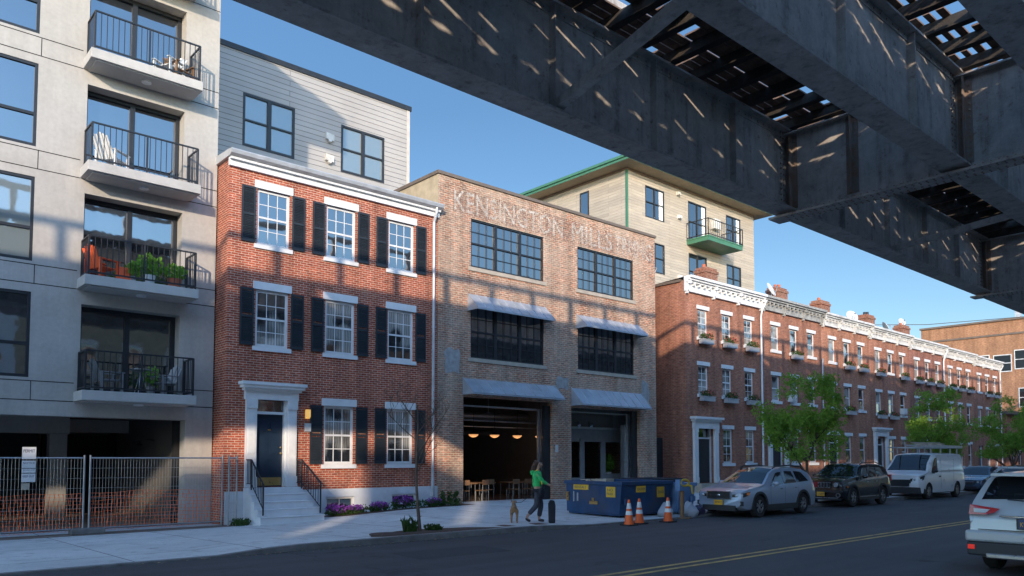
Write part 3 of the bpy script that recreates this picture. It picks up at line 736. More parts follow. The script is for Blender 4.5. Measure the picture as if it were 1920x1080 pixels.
    m = MB(); m.box(11.42, Y-.05, 3.13, 11.56, Y-.003, 3.17); m.box(11.42, Y-.1, 3.17, 11.56, Y-.003, 3.42); m.build('porch_lamp', emit('lamp_warm', (.8,.45,.12), .35), root)
    m = MB(); m.box(11.39, Y-.06, 2.72, 11.60, Y-.003, 2.98); m.build('mailbox', M['white_old'], root)
red_house()

# ================================================================ MILL
def mill():
    Y = 22.9; X0, X1 = 16.62, 29.4; top = 12.42; root = thing('brick_mill', 'three-storey old brick mill with ghost lettering, zinc awnings and open garage bays', 'mill building', (23, Y, 0))
    bays = [(18.16, 22.02), (24.04, 27.8)]
    up = [(9.17, 11.05), (5.68, 7.72)]
    gar = [(17.82, 22.5, .05, 4.2, .3), (23.62, 28.17, .05, 4.05, .3)]
    holes = [(a, b, c, d) for a, b in bays for c, d in up] + gar
    mb = wall(X0, X1, -.3, top, holes, Y, .14)
    mb.quad((X1,Y,-.3),(X1,40,-.3),(X1,40,top),(X1,Y,top)); mb.quad((X1,40,-.3),(X0,40,-.3),(X0,40,top),(X1,40,top)); mb.quad((X0,Y+.3,11.5),(X1,Y+.3,11.5),(X1,40,11.5),(X0,40,11.5))
    mb.quad((X1-.3,Y,top),(X1-.3,Y+.3,11.5),(X0,Y+.3,11.5),(X0,Y+.3,top))
    mb.build('wall', M['brick_mill'], root)
    m = MB(); m.box(X0-.003, Y+.25, 10.9, X0+.28, 38, top-.002); m.quad((X0,Y,-.3),(X0,Y,top),(X0,Y+.25,top),(X0,Y+.25,-.3)); m.build('side_parapet', M['tanstucco'], root)
    m = MB(); m.box(X0-.06, Y-.06, top, X1+.06, Y+.4, top+.12); m.box(X0-.06, Y+.4, top, X0+.34, 38, top+.12); m.build('coping', M['coping'], root)
    for (a, b) in bays:
        for c, d in up:
            g = MB().box(a+.01, Y+.10, c+.01, b-.01, Y+.108, d-.01).build('window', M['glass'], root)
            f = MB(); t = (b-a)/3
            for i in range(3): sash(f, a+i*t+.001, a+(i+1)*t-.001, c, d, Y+.04, .065, 3, 2, True, .018, .045)
            f.build('window_frame', M['black'], g)
            MB().box(a-.12, Y-.045, c-.15, b+.12, Y+.06, c-.002).build('sill', M['stone'], g)
    # standing-seam awnings
    for (a, b, zt, zb, pr) in ((18.0, 22.05, 8.12, 7.45, .62), (23.95, 28.05, 8.06, 7.45, .62), (17.78, 22.6, 4.88, 4.25, .62), (23.62, 28.25, 4.86, 4.1, .62)):
        m = MB(); yw = Y-.004
        m.add([(a,yw,zt),(b,yw,zt),(b,Y-pr,zb+.06),(a,Y-pr,zb+.06),(a,Y-pr,zb),(b,Y-pr,zb),(a,yw,zb),(b,yw,zb),(a,yw,zt-.03),(b,yw,zt-.03)],
              [(3,2,1,0),(4,5,2,3),(0,6,4,3),(7,1,2,5),(8,9,5,4)])
        n = 9
        for i in range(n+1):
            x = a+(b-a)*i/n; m.bar((x, yw, zt+.018), (x, Y-pr-.004, zb+.078), .02, .035)
        m.bar((a, Y-pr-.012, zb+.03), (b, Y-pr-.012, zb+.03), .02, .07)
        m.build('awning', M['awning'], root)
    # patched stucco
    for (a, b, c, d) in ((16.9, 17.7, 5.0, 6.0), (22.7, 23.5, 4.75, 5.3), (28.3, 28.9, 4.4, 5.5)):
        r = random.Random(int(a*10)); m = MB(); n = 14; pts = []
        for i in range(n):
            t = 2*pi*i/n; k = r.uniform(.75, 1.05); pts.append((a+(b-a)*(.5+.5*max(-1,min(1,1.3*cos(t)))*k), Y-.012, c+(d-c)*(.5+.5*max(-1,min(1,1.3*sin(t)))*k)))
        m.add([(p[0], Y-.004, p[2]) for p in pts]+[((a+b)/2, Y-.01, (c+d)/2)], [(n, (i+1) % n, i) for i in range(n)]); m.build('stucco_patch', plain('patch_mortar', (.34,.34,.33), .9, var=.25, scale=6, bump=.6), root)
    # ghost lettering: worn paint that shows the brick between flakes
    t = NT('worn_sign_paint'); v = t.wallvec()
    n1 = t.noise(9, detail=6, rough=.8); n2 = t.noise(1.2, detail=5)
    b = t.n('TexBrick'); t.l(v, b.inputs['Vector']); b.inputs['Scale'].default_value = 1; b.inputs['Brick Width'].default_value = .215; b.inputs['Row Height'].default_value = .073; b.inputs['Mortar Size'].default_value = .012
    t.set(t.mix(t.ramp(n1, (.35, 0), (.7, 1)), (.56,.48,.41), (.72,.66,.58)), .9)
    tr = t.n('BsdfTransparent'); mx = t.n('MixShader'); a = t.math('MULTIPLY', t.ramp(n1, (.405, .05), (.54, .85)), t.ramp(n2, (.3, .5), (.62, 1)))
    t.l(a, mx.inputs[0]); t.l(tr.outputs[0], mx.inputs[1]); t.l(t.b.outputs[0], mx.inputs[2]); t.l(mx.outputs[0], t.t.nodes['Material Output'].inputs[0])
    for txt, x, w in (('KENSINGTON', 17.35, 5.8), ('MILLS', 23.7, 2.6), ('TRMNG', 26.5, 2.65)):
        text_mesh(txt, 'painted_lettering', t.m, root, x, 11.22, w, .80, Y-.004)
    m = MB(); m.box(17.3, Y-.003, 11.12, 29.3, Y-.0025, 12.1); 
    t2 = NT('faded_sign_ground'); n1 = t2.noise(7, detail=6, rough=.8); n2 = t2.noise(.9, detail=5); t2.set((.30,.20,.16), .9)
    tr = t2.n('BsdfTransparent'); mx = t2.n('MixShader'); a = t2.math('MULTIPLY', t2.ramp(n1, (.45, 0), (.62, .6)), t2.ramp(n2, (.4, 0), (.62, 1)))
    t2.l(a, mx.inputs[0]); t2.l(tr.outputs[0], mx.inputs[1]); t2.l(t2.b.outputs[0], mx.inputs[2]); t2.l(mx.outputs[0], t2.t.nodes['Material Output'].inputs[0])
    m.build('sign_ground', t2.m, root)
    # interior shell
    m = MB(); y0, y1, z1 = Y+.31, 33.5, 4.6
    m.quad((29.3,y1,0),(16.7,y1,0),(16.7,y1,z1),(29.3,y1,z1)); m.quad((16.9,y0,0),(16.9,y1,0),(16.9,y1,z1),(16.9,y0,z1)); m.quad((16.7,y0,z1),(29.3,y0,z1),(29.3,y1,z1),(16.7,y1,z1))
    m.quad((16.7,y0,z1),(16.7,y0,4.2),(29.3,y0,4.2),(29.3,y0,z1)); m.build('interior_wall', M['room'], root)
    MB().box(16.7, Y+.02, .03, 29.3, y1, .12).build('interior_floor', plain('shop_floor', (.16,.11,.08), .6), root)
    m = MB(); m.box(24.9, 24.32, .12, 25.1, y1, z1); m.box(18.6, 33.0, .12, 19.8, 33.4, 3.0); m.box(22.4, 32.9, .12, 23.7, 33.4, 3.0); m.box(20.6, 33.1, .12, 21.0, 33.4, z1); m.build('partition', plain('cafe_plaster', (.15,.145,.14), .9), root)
    # white glazed partition close behind the right bay
    m = MB(); y = 24.2
    for a, b, c, d in ((23.6,29.3,2.62,4.19), (23.6,25.55,.12,1.0), (25.55,25.82,.12,2.62), (26.96,27.25,.12,2.62), (27.25,28.55,.12,1.15), (28.55,29.3,.12,2.62)): m.box(a, y, c, b, y+.08, d)
    m.box(25.50, y-.04, .12, 25.56, y-.001, 2.72); m.box(25.50, y-.04, 2.66, 28.6, y-.001, 2.74); m.build('inner_partition', plain('grey_white_partition', (.27,.27,.265), .8), root)
    # roller door track, housings and header
    m = MB()
    for a, b in ((17.82, 22.5), (23.62, 28.17)):
        m.box(b-.5, Y+.32, .1, b-.42, Y+.42, 3.9); m.box(b-.35, Y+.31, .1, b-.3, Y+.5, 3.9)
        m.box(a, Y+.5, 3.86, b, Y+.58, 3.92)
    m.box(23.62, Y+.9, 3.18, 28.1, Y+.96, 3.28); m.box(27.5, Y+.4, .1, 27.66, Y+.6, 3.4); m.build('door_track', M['metal'], root)
    m = MB(); m.box(23.63, Y+.97, 3.28, 27.4, Y+1.0, 3.85); m.build('roller_door', plain('roller_door', (.10,.09,.08), .6), root)
    for a in (17.83, 22.18, 23.63, 27.8):
        w = .1 if a in (17.83, 23.63) else .31
        MB().box(a, Y+.13, .1, a+w, Y+.28, 4.04).build('door_jamb', M['black'], root)
    # ducts and pipes
    m = MB(); m.cyl((17.2,27,3.75),(24.8,27,3.8),.16,n=14); m.cyl((17.2,25.5,3.5),(24.8,25.5,3.45),.05); m.cyl((17.0,29.5,3.05),(24.8,29.5,3.1),.12,n=14); m.cyl((17.0,24.5,4.0),(24.8,24.5,3.95),.035)
    for x in (18.4, 19.6, 21.2): m.cyl((x,25.5,4.5),(x,25.5,3.5),.012); m.cyl((x+.3,29.5,4.5),(x+.3,29.5,3.1),.012)
    for x in (24.2, 25.0, 25.8): m.cyl((x,23.9,4.0),(x,23.9,3.5),.015); m.cyl((x,24.0,3.5),(x,23.75,3.3),.09,n=10)
    m.cyl((17.2,26.2,3.25),(24.8,26.2,3.25),.03); m.build('duct', M['metal'], root)
    m = MB(); m.box(22.66, Y-.02, 2.12, 22.82, Y-.003, 2.42); m.build('address_plate', M['white_old'], root)
mill()
# ================================================================ TIMBER BUILDING
def timber_building():
    X0, X1, Y, top = 37.66, 52.6, 31.5, 20.3
    root = thing('timber_building', 'tall building in pale weathered timber siding with green eaves, above the row houses', 'building', (45, Y, 0))
    ws = [(39.5, 41.5), (44.2, 46.35), (48.85, 50.75)]
    hs = [(a, b, c, d) for i, (a, b) in enumerate(ws) for c, d in (((17.65, 19.75), (14.1, 16.1), (10.5, 12.5)) if i != 1 else ((16.95, 19.75), (13.6, 16.1), (10.5, 12.5)))]
    mb = wall(X0, X1, 0, top, hs, Y, .1); mb.quad((X1,Y,0),(X1,46,0),(X1,46,top),(X1,Y,top)); mb.quad((X1,46,0),(X0,46,0),(X0,46,top),(X1,46,top)); mb.quad((X0,46,0),(X0,Y,0),(X0,Y,top),(X0,46,top))
    mb.build('wall', M['timber'], root)
    for i, (a, b, c, d) in enumerate(hs):
        g = MB().box(a+.01, Y+.06, c+.01, b-.01, Y+.07, d-.01).build('window', M['glass'], root)
        f = sash(MB(), a, b, c, d, Y-.01, .07, 2, 1, True, .09, .06); f.build('window_frame', M['black'], g)
        if i % 3 != 1: MB().box(b-.5, Y+.045, c+.1, b-.1, Y+.055, d-.1).build('curtain', M['room_light'], g)
    # narrow window on the side
    g = MB().box(X0-.02, 34.85, 17.2, X0-.01, 35.5, 19.7).build('window', M['glass'], root)
    f = MB(); 
    for y in (34.77, 35.5): f.box(X0-.05, y, 17.1, X0-.003, y+.08, 19.8)
    f.box(X0-.05, 34.85, 19.7, X0-.003, 35.5, 19.8); f.box(X0-.05, 34.85, 18.1, X0-.021, 35.5, 18.2); f.build('window_frame', M['black'], g)
    MB().box(X0-.05, Y-.05, 0, X0+.08, Y+.08, top).build('corner_trim', M['greentrim'], root)
    m = MB(); e = 1.05; m.box(X0-e, Y-e, top+.16, X1+e, 46+e, top+.2); m.build('soffit', M['soffit'], root)
    m = MB()
    for dz, ee in ((.2, e+.03), (.37, e+.12)): m.box(X0-ee, Y-ee, top+dz-.03, X1+ee, 46+ee, top+dz+.13)
    m.build('roof', M['greentrim'], root)
    m = MB(); m.box(X0-e+.02, Y-e+.02, top, X1+e-.02, Y-e+.05, top+.155) if False else m.box(X0-.06, Y-.06, top, X1+.06, 46, top+.159); m.build('frieze', M['coping'], root)
    # green balcony
    m = MB(); x0, x1, yf = 44.0, 48.2, Y-1.75; z = 16.95
    m.box(x0, yf, z-.35, x1, Y-.003, z-.08); m.box(x0-.03, yf-.03, z-.08, x1+.03, Y-.003, z)
    sl = m.build('balcony', M['greentrim'], root)
    m = MB(); zt = z+1.15
    for p0, p1 in (((x0,yf,0),(x1,yf,0)), ((x0,yf,0),(x0,Y,0)), ((x1,yf,0),(x1,Y,0))):
        for zz in (zt, z+.1): m.bar((p0[0],p0[1],zz), (p1[0],p1[1],zz), .05, .05)
        n = max(2, int((Vector(p1)-Vector(p0)).length/.22))
        for i in range(n+1): p = Vector(p0).lerp(Vector(p1), i/n); w = .022 if i in (0, n) else .011; m.box(p.x-w, p.y-w, z, p.x+w, p.y+w, zt)
    m.build('railing', M['black'], sl)
    m = MB(); m.box(46.9, Y-.35, 18.3, 47.6, Y-.003, 19.0); m.cyl((47.25, Y-.36, 18.65), (47.25, Y-.35, 18.65), .28, n=16); m.build('air_conditioner', M['white_old'], root)
    for x, z in ((43.0, 19.95), (43.1, 18.35), (43.1, 14.2)):
        m = MB(); m.box(x-.16, Y-.16, z-.12, x+.16, Y-.003, z+.12); m.cyl((x-.05, Y-.3, z-.08), (x-.05, Y-.16, z-.03), .07); m.build('wall_vent', M['white_old'], root)
timber_building()

# ================================================================ ROW HOUSES
HOUSES = [(31.75, 38.85), (38.85, 45.75)] + [(45.75+6.62*i, 45.75+6.62*(i+1)) for i in range(5)]
DESC = ['corner row house beside the alley', 'row house under the grey cornice', 'row house just past the grey cornice', 'middle row house with a white portico', 'fifth row house from the alley', 'sixth row house from the alley', 'last row house at the far end']
def cornice(m, x0, x1, Y, z, h=.78, n=4):
    m.box(x0, Y-.10, z, x1, Y-.003, z+h*.55); m.box(x0, Y-.14, z-.05, x1, Y-.003, z)
    m.box(x0, Y-.26, z+h*.55, x1, Y-.003, z+h*.68); m.box(x0, Y-.36, z+h*.68, x1, Y-.003, z+h*.82); m.box(x0, Y-.46, z+h*.82, x1, Y-.003, z+h)
    k = n*5
    for i in range(k+1):
        x = x0+.12+(x1-x0-.24)*i/k
        if i % 5: m.box(x-.05, Y-.27, z+h*.36, x+.05, Y-.101, z+h*.549)
        else:
            m.box(x-.07, Y-.34, z+h*.42, x+.07, Y-.101, z+h*.679); m.box(x-.06, Y-.22, z-.02, x+.06, Y-.101, z+h*.419); m.box(x-.05, Y-.17, z-.16, x+.05, Y-.003, z-.021)
def portico(root, a, b, z0, Y, wide=.25, mat='white'):
    m = MB(); zt = z0+2.75
    for p in (a, b-wide): m.box(p, Y-.16, z0, p+wide, Y-.003, zt); m.box(p-.02, Y-.18, z0, p+wide+.02, Y-.161, z0+.3); m.box(p-.02, Y-.18, zt-.2, p+wide+.02, Y-.161, zt)
    m.box(a-.04, Y-.18, zt, b+.04, Y-.003, zt+.35); m.box(a-.12, Y-.28, zt+.35, b+.12, Y-.003, zt+.46); m.box(a-.2, Y-.38, zt+.46, b+.2, Y-.003, zt+.58)
    m.build('portico', M[mat], root)
def row_house(i, x0, x1, dz):
    Y, Yb = 22.9, 30.6; root = thing('row_house', 'three-storey brick ' + DESC[i] if i not in () else '', 'row house', ((x0+x1)/2, Y, .1), 'terrace of brick row houses')
    if i == 1: root['label'] = 'three-storey brick row house under the only weathered grey cornice, second from the alley'
    if i == 0: root['label'] = 'corner three-storey brick row house beside the alley, flower boxes under six windows'
    top = 10.15-dz; w = x1-x0; cs = [x0+w*(.215+.302*k) for k in range(3)]; hw = .45
    fl = [(5.12-dz, 6.58-dz), (8.02-dz, 9.45-dz)]
    big = i in (2,)
    holes = [(c-hw, c+hw, a, b) for c in cs for a, b in fl] + [(c-hw, c+hw, 1.62-dz, 3.4-dz) for c in cs[1:]]
    da, db, dt = cs[0]-.82+.1, cs[0]+.62+.15, 3.42
    if i > 3: da, db = cs[0]-.5, cs[0]+.5
    holes.append((da, db, .62, dt-dz, .3))
    mb = wall(x0, x1, -.3, top+.5, holes, Y, .13)
    if i == 0: mb.quad((x0,Yb,-.3),(x0,Y,-.3),(x0,Y,top+.62),(x0,Yb,top+.3))
    if i == 6: mb.quad((x1,Y,-.3),(x1,Yb,-.3),(x1,Yb,top+.5),(x1,Y,top+.5))
    mb.quad((x1,Yb,-.3),(x0,Yb,-.3),(x0,Yb,top+.5),(x1,Yb,top+.5)); mb.build('wall', M[('brick_row', 'brick_row', 'brick_row3', 'brick_row', 'brick_row2', 'brick_row3', 'brick_row')[i]], root)
    m = MB(); m.quad((x0,Y-.3,top+.80),(x1,Y-.3,top+.80),(x1,Yb,top+.42),(x0,Yb,top+.42))
    if i == 0: m.box(x0-.08, Y+.2, top+.55, x0+.25, Yb, top+.68)
    rf = m.build('roof', M['coping'], root)
    for c in cs:
        for a, b in fl + ([(1.62-dz, 3.4-dz)] if c != cs[0] else []):
            window(root, c-hw, c+hw, a, b, Y, 'white', 'glass_c', 1 if i > 0 else 2, 1 if i > 0 else 2, (.1, .2, .03), (.1, .16, .08), .13, .075)
    cm = MB(); cornice(cm, x0 - (.05 if i == 0 else 0), x1 + (.05 if i == 6 else 0), Y, top+.1, .70, 3); cm.build('cornice', M['grey_old' if i == 1 else ('white_old' if i else 'white')], root)
    # door
    g = MB(); g.box(da+.04, Y+.2, .63, db-.04, Y+.25, 2.85-dz*.5); g.box(da+.5 if i < 4 else da+.2, Y+.185, 1.6, db-.25, Y+.199, 2.6-dz*.5) ; d = g.build('door', M['black'], root)
    f = MB(); f.box(da+.001, Y+.12, .62, da+.05, Y+.28, dt-dz-.001); f.box(db-.05, Y+.12, .62, db-.001, Y+.28, dt-dz-.001); f.box(da+.05, Y+.14, 2.86-dz*.5, db-.05, Y+.28, 2.93-dz*.5)
    if i < 4: f.box(da+.36, Y+.14, .62, da+.43, Y+.28, 2.86-dz*.5)
    f.build('door_frame', M['white'], d)
    MB().box(da+.06, Y+.22, 2.94-dz*.5, db-.06, Y+.23, dt-dz-.02).build('transom_window', M['glass'], root)
    if i in (0, 1, 3): portico(root, da-.28, db+.28, .62, Y, .27)
    elif i == 6: pass
    else: MB().box(da-.15, Y-.04, dt-dz, db+.15, Y-.003, dt-dz+.25).build('lintel', M['white'], root)
    s = MB(); s.box(da-.3, Y-.5, -.1, db+.3, Y-.003, .60); s.box(da-.25, Y-.8, -.1, db+.25, Y-.5, .4); s.box(da-.2, Y-1.1, -.1, db+.2, Y-.8, .22); s.build('steps', M['stone'], root)
    if i in (0, 4):
        m = MB(); x = x1-.05; m.tube([(x,Y-.4,top+.5),(x-.1,Y-.16,top-.05),(x-.1,Y-.09,top-.4),(x-.1,Y-.09,.4)], .055); m.build('downspout', M['white'], root)
    if i == 1:
        m = MB(); x = x1-.05; m.tube([(x,Y-.12,8.0),(x,Y-.09,7.7),(x,Y-.09,.4)], .05); m.build('downspout', M['gutter'], root)
    if i == 6:
        m = MB(); x = x1-.1; m.tube([(x,Y-.4,top+.5),(x,Y-.12,top-.05),(x,Y-.09,.4)], .05); m.build('downspout', M['white'], root)
    # chimney at the back of the roof
    cx = {0: 36.67, 1: 44.3, 2: 49.9, 3: 56.8, 4: 63.1}.get(i)
    if cx:
        hz = {0: 12.5, 1: 12.5, 2: 12.45, 3: 12.35, 4: 12.3}[i]; yy = 24.6; m = MB(); hwid = {0: .55}.get(i, .62)
        m.box(cx-hwid, yy, top+.3, cx+hwid, yy+.75, hz-.3); m.box(cx-hwid-.05, yy-.05, hz-.3, cx+hwid+.05, yy+.8, hz-.15); m.box(cx-hwid+.02, yy+.02, hz-.15, cx+hwid-.02, yy+.73, hz)
        c = m.build('chimney', M['brick_chim'], rf)
        p = MB(); p.cyl((cx-.25,yy+.35,hz), (cx-.25,yy+.35,hz+.22), .12, .1); 
        if i in (1, 3): p.cyl((cx+.2,yy+.35,hz), (cx+.2,yy+.35,hz+.28), .1)
        p.build('chimney_pot', M['terracotta'] if i != 3 else M['black'], c)
for i, (a, b) in enumerate(HOUSES): row_house(i, a, b, 0 if i < 2 else .09*(i-1))
# alley gate between mill and corner house
m = MB(); 
for k in range(12): m.box(29.5+k*.183, 24.3, .1, 29.5+k*.183+.175, 24.34, 2.9)
m.box(29.42, 24.345, 2.5, 31.72, 24.39, 2.62); m.box(29.42, 24.345, .5, 31.72, 24.39, .62); tag(m.build('alley_gate', M['shutter']), 'tall black board gate closing the alley between mill and corner row house', 'gate')
# satellite dishes
def dish(loc, az, r, label, mat='white_old', tilt=25):
    root = thing('satellite_dish', label, 'satellite dish', loc, 'satellite dishes on the roofs'); x, y, z = loc
    m = MB(); m.cyl((x,y,z), (x,y,z+r*1.0), .03); m.cyl((x,y,z+.0), (x,y,z+.03), .12); m.build('mast', M['metal'], root)
    m = MB(); prof = [(r*k/7, -.22*r*(1-(k/7)**2)) for k in range(8)]; m.lathe(prof+[(r+.012, .0), (r+.012, -.02)]+[(r*k/7, -.22*r*(1-(k/7)**2)-.015) for k in range(7, -1, -1)], n=22)
    q = Matrix.Translation((x, y, z+r*1.15)) @ Matrix.Rotation(R(az), 4, 'Z') @ Matrix.Rotation(R(90-tilt), 4, 'X'); m.v = [tuple(q @ Vector(v)) for v in m.v]; m.build('reflector', M[mat], root, smooth=True)
    m = MB(); a = q @ Vector((0, -r*.95, -.02)); b = q @ Vector((0, -.15*r, r*.85)); m.cyl(a, b, .018); m.cyl(b, q @ Vector((0, 0, r*.65)), .05); m.build('feed_arm', M['metal'], root)
dish((30.3, 23.8, 10.85), 25, 0.30, 'tan dish beside the timber building, leftmost, low on the mill side', 'tanstucco')
dish((29.75, 24.2, 11.3), -60, 0.32, 'grey dish perched at the mill corner, above a tan dish', 'white_old')
dish((37.75, 25.2, 11.9), 15, 0.36, 'grey dish next to the chimney of the corner row house', 'gutter')
dish((43.0, 24.6, 11.7), 10, 0.45, 'large white dish on the roof left of the chimney behind the grey cornice')
dish((53.8, 24.6, 11.4), -30, 0.43, 'white dish on the ridge between the second and third chimneys past the grey cornice')
dish((59.3, 24.6, 11.2), 40, 0.45, 'grey dish tilted beside the fourth chimney')
dish((63.2, 24.95, 12.3), -25, 0.30, 'small white dish standing on the last chimney')
# flower boxes
ORD = ['first', 'second', 'third']
def flowerbox(x, z, h, fl, k, seed, red=True):
    Y = 22.9; r = random.Random(seed)
    root = thing('flower_box', f"{'red' if red else 'pale'} flower box, {ORD[k]} {fl}-floor window, {DESC[h]}", 'flower box', (x, Y-.2, z), 'flower boxes under the row house windows')
    m = MB(); m.box(x-.5, Y-.36, z, x+.5, Y-.10, z+.2); m.box(x-.53, Y-.38, z+.2, x+.53, Y-.085, z+.235); m.build('box', M['gutter'], root)
    m = MB(); leafcloud(m, (x, Y-.24, z+.36), (.55, .24, .2), 170, .12, r); m.build('leaves', M['leaf_dark'], root)
    m = MB(); leafcloud(m, (x, Y-.27, z+.42), (.5, .24, .18), 60 if red else 22, .085, r); m.build('blossoms', M['redfl'], root)
def hx(h, k): a, b = HOUSES[h]; return a+(b-a)*(.215+.302*k)
for h, fl, ks in ((0, 'third', (0,1,2)), (0, 'second', (0,1,2)), (1, 'third', (1,)), (2, 'third', (1,2)), (2, 'second', (1,)), (3, 'third', (0,)), (3, 'second', (0, 1)), (4, 'third', (0,1,2)), (5, 'third', (0,1,2)), (6, 'third', (1,2)), (3, 'third', (2,))):
    for k in ks:
        dz = 0 if h < 2 else .09*(h-1)
        flowerbox(hx(h, k), (7.66 if fl == 'third' else 4.76)-dz, h, fl, k, h*10+k+len(fl), red=(h+k) % 3 != 2)

# ================================================================ FAR BUILDINGS
def far_building():
    X = 95.0; root = thing('far_brick_building', 'large orange brick building closing the view at the far right', 'building', (X, 33, 0))
    yb, ya = 36.6, 8.0
    m = MB(); m.box(X, ya, 0, X+25, yb, 15.2); m.box(X+1.5, 20, 15.2, X+20, yb-.6, 17.0); w = m.build('wall', M['brick_far'], root)
    m = MB(); m.box(X-.1, ya-.1, 15.2, X+1.4, yb+.1, 15.4); m.box(X+1.3, 19.8, 17.0, X+20, yb-.5, 17.2); m.build('coping', M['coping'], root)
    for y, z, hh in ((29.3, 11.2, 1.9), (25.2, 11.5, 1.9), (33.2, 11.3, 1.6), (24.9, 7.4, 1.9), (29.3, 7.4, 1.9), (33.2, 7.4, 1.9), (27.2, 11.3, 1.7), (31.3, 7.4, 1.9), (22.5, 11.4, 1.8), (20.0, 11.4, 1.8)):
        g = MB().box(X-.03, y-.8, z, X-.01, y+.8, z+hh).build('window', M['glass'], root)
        f = MB(); f.box(X-.06, y-.88, z-.1, X-.003, y-.8, z+hh+.1); f.box(X-.06, y+.8, z-.1, X-.003, y+.88, z+hh+.1); f.box(X-.06, y-.8, z+hh, X-.003, y+.8, z+hh+.1); f.box(X-.06, y-.8, z-.1, X-.003, y+.8, z); f.box(X-.055, y-.8, z+hh/2-.04, X-.031, y+.8, z+hh/2+.04); f.build('window_frame', M['white_old'], g)
    MB().box(X-.6, 24.0, 5.0, X-.003, 34, 5.6).build('canopy', M['stone'], root)
    m = MB(); m.box(X+3, 26.2, 17.2, X+3.5, 26.7, 18.6); m.box(X+1.8, 22, 17.0, X+6, 25, 17.9); m.cyl((X+2,24,17.2),(X+2,24,19.8),.05); m.build('rooftop_unit', M['gutter'], root)
far_building()
def far_rows():
    for k, (x0, x1, z, c, lb) in enumerate(((82.5, 90.5, 6.0, 'brick_row', 'low brick corner building beyond the cross street, in front of the orange brick block'),)):
        root = thing('far_corner_building', lb, 'building', ((x0+x1)/2, 23, 0))
        hs = [(x0+1+i*1.9, x0+2+i*1.9, 1.2, 3.2) for i in range(4)]
        mb = wall(x0, x1, 0, z, hs, 23.4, .15); shell(mb, x0, x1, 23.4, 36, 0, z); mb.build('wall', M[c], root)
        for h in hs: window(root, *h, 23.4, 'white', 'glass', 1, 1, (.1,.2,.03), (.1,.15,.06))
        MB().box(x0-.2, 22.9, z, x1+.2, 36.2, z+.3).build('roof', M['coping'], root)
far_rows()
m = MB(); pts = [(62, 30, 12.9), (67, 24.5, 12.8), (72, 19, 13.3), (78, 14, 14.2)]; m.tube(pts, .03, 5); tag(m.build('overhead_cable', M['black']), 'thin black overhead cable crossing the sky above the row house roofs', 'cable')
# buildings on the camera's side of the street, seen in reflections; heights, gaps and depths shaped for shade and sun streaks
def opposite():
    r = random.Random(5)
    spec = [(-75, -56, 15.5), (-56, -41, 14.6), (-41, -27.5, 15.3), (-27.5, -20, 14.75), (-20, -16.8, 10.5), (-16.8, -14.8, 15.1), (-14.8, -11.6, 10.6), (-11.6, -3, 14.9), (-3, 9, 15.4), (9, 24, 14.2), (24, 42, 15.6), (42, 60, 14.3), (60, 85, 15.2), (85, 130, 14.5)]  # two low infill links added so narrow sun streaks reach the sidewalk
    for k, (x0, x1, h) in enumerate(spec):
        Y = -12.0; root = thing('opposite_building', ('tan rendered', 'brick', 'white rendered')[k % 3]+' building on the near side of the street, behind the camera, shaped for its shade', 'building', ((x0+x1)/2, Y, 0), 'buildings on the near side of the street')
        m = MB(); m.box(x0, -15 if 2 < k < 8 else -26, 0, x1, Y, h)
        m.build('wall', M[('tanstucco', 'brick_far', 'conc_white')[k % 3]], root)
        n = max(1, int((x1-x0)/2.6)); gl = MB(); fr = MB()
        for f in range(4 if h > 12 else 2):
            for i in range(n):
                x = x0+(i+.5)*(x1-x0)/n; z = 1.4+f*3.4; gl.box(x-.55, Y+.01, z, x+.55, Y+.03, z+1.8); fr.box(x-.68, Y+.003, z-.12, x+.68, Y+.0099, z+2.0)
        g = gl.build('windows', M['glass'], root); fr.build('window_frames', M['white_old'], g)
        m = MB(); m.box(x0, Y+.003, h-.6, x1, Y+.35, h-.1); m.build('cornice', M['white_old'], root)
opposite()

# ================================================================ STREET TREES
def tree(x, y, h, w, seed, label, base=.1):
    r = random.Random(seed); root = thing('street_tree', label, 'tree', (x, y, base), 'leafy street trees by the row houses')
    m = MB(); tips = []
    def limb(p, d, L, rad, lev):
        n = 4; pts = [p]; rr = [rad]
        for i in range(n):
            d = (d + Vector((r.gauss(0,.12), r.gauss(0,.12), .05+r.gauss(0,.05)))).normalized(); p = p + d*L/n; pts.append(p); rr.append(rad*(1-.5*(i+1)/n))
        m.tube(pts, rr, 7 if lev < 2 else 5)
        if lev >= 2: tips.append(pts[-1]); tips.append(pts[-2]); 
        if lev < 3:
            for k in range(4 if lev == 0 else 3):
                t = r.uniform(.45, 1); q = pts[max(1, int(t*n))]; a = r.uniform(0, 6.28) if lev else k*1.57+r.uniform(-.4,.4); s = r.uniform(.5, .9)
                limb(q, (d + Vector((cos(a)*s, sin(a)*s, r.uniform(.0,.35)))).normalized(), L*r.uniform(.58,.78), rad*.55, lev+1)
    limb(Vector((x, y, base)), Vector((0,0,1)), h*.40, .085*h/5.3, 0)
    m.build('trunk', M['bark'], root, smooth='all')
    lf = MB()
    c0 = Vector((x, y, base+h*.62))
    for t in tips:
        d = t-c0; q = c0 + Vector((d.x*w/3.0, d.y*w/3.0, max(-h*.26, min(h*.36, d.z))))
        leafcloud(lf, q, (.36, .36, .34), r.randint(40, 90), .12, r)
    for _ in range(84):
        a, e = r.uniform(0, 6.28), r.uniform(-.8, 1.0); k = r.uniform(.5, 1.0)**.7; wid = (1-.42*max(0, e)**1.5)*(1-.5*max(0, -e)**2)
        q = c0 + Vector((cos(a)*w/2*k*wid, sin(a)*w/2*k*wid, e*h*.36))
        leafcloud(lf, q, (.30, .30, .30), r.randint(35, 95), .12, r)
    lf.build('crown', M['leaf_tree'], root)
tree(31.4, 16.3, 5.4, 3.15, 21, 'bright green street tree behind the silver wagon, nearest and largest of the leafy trees')
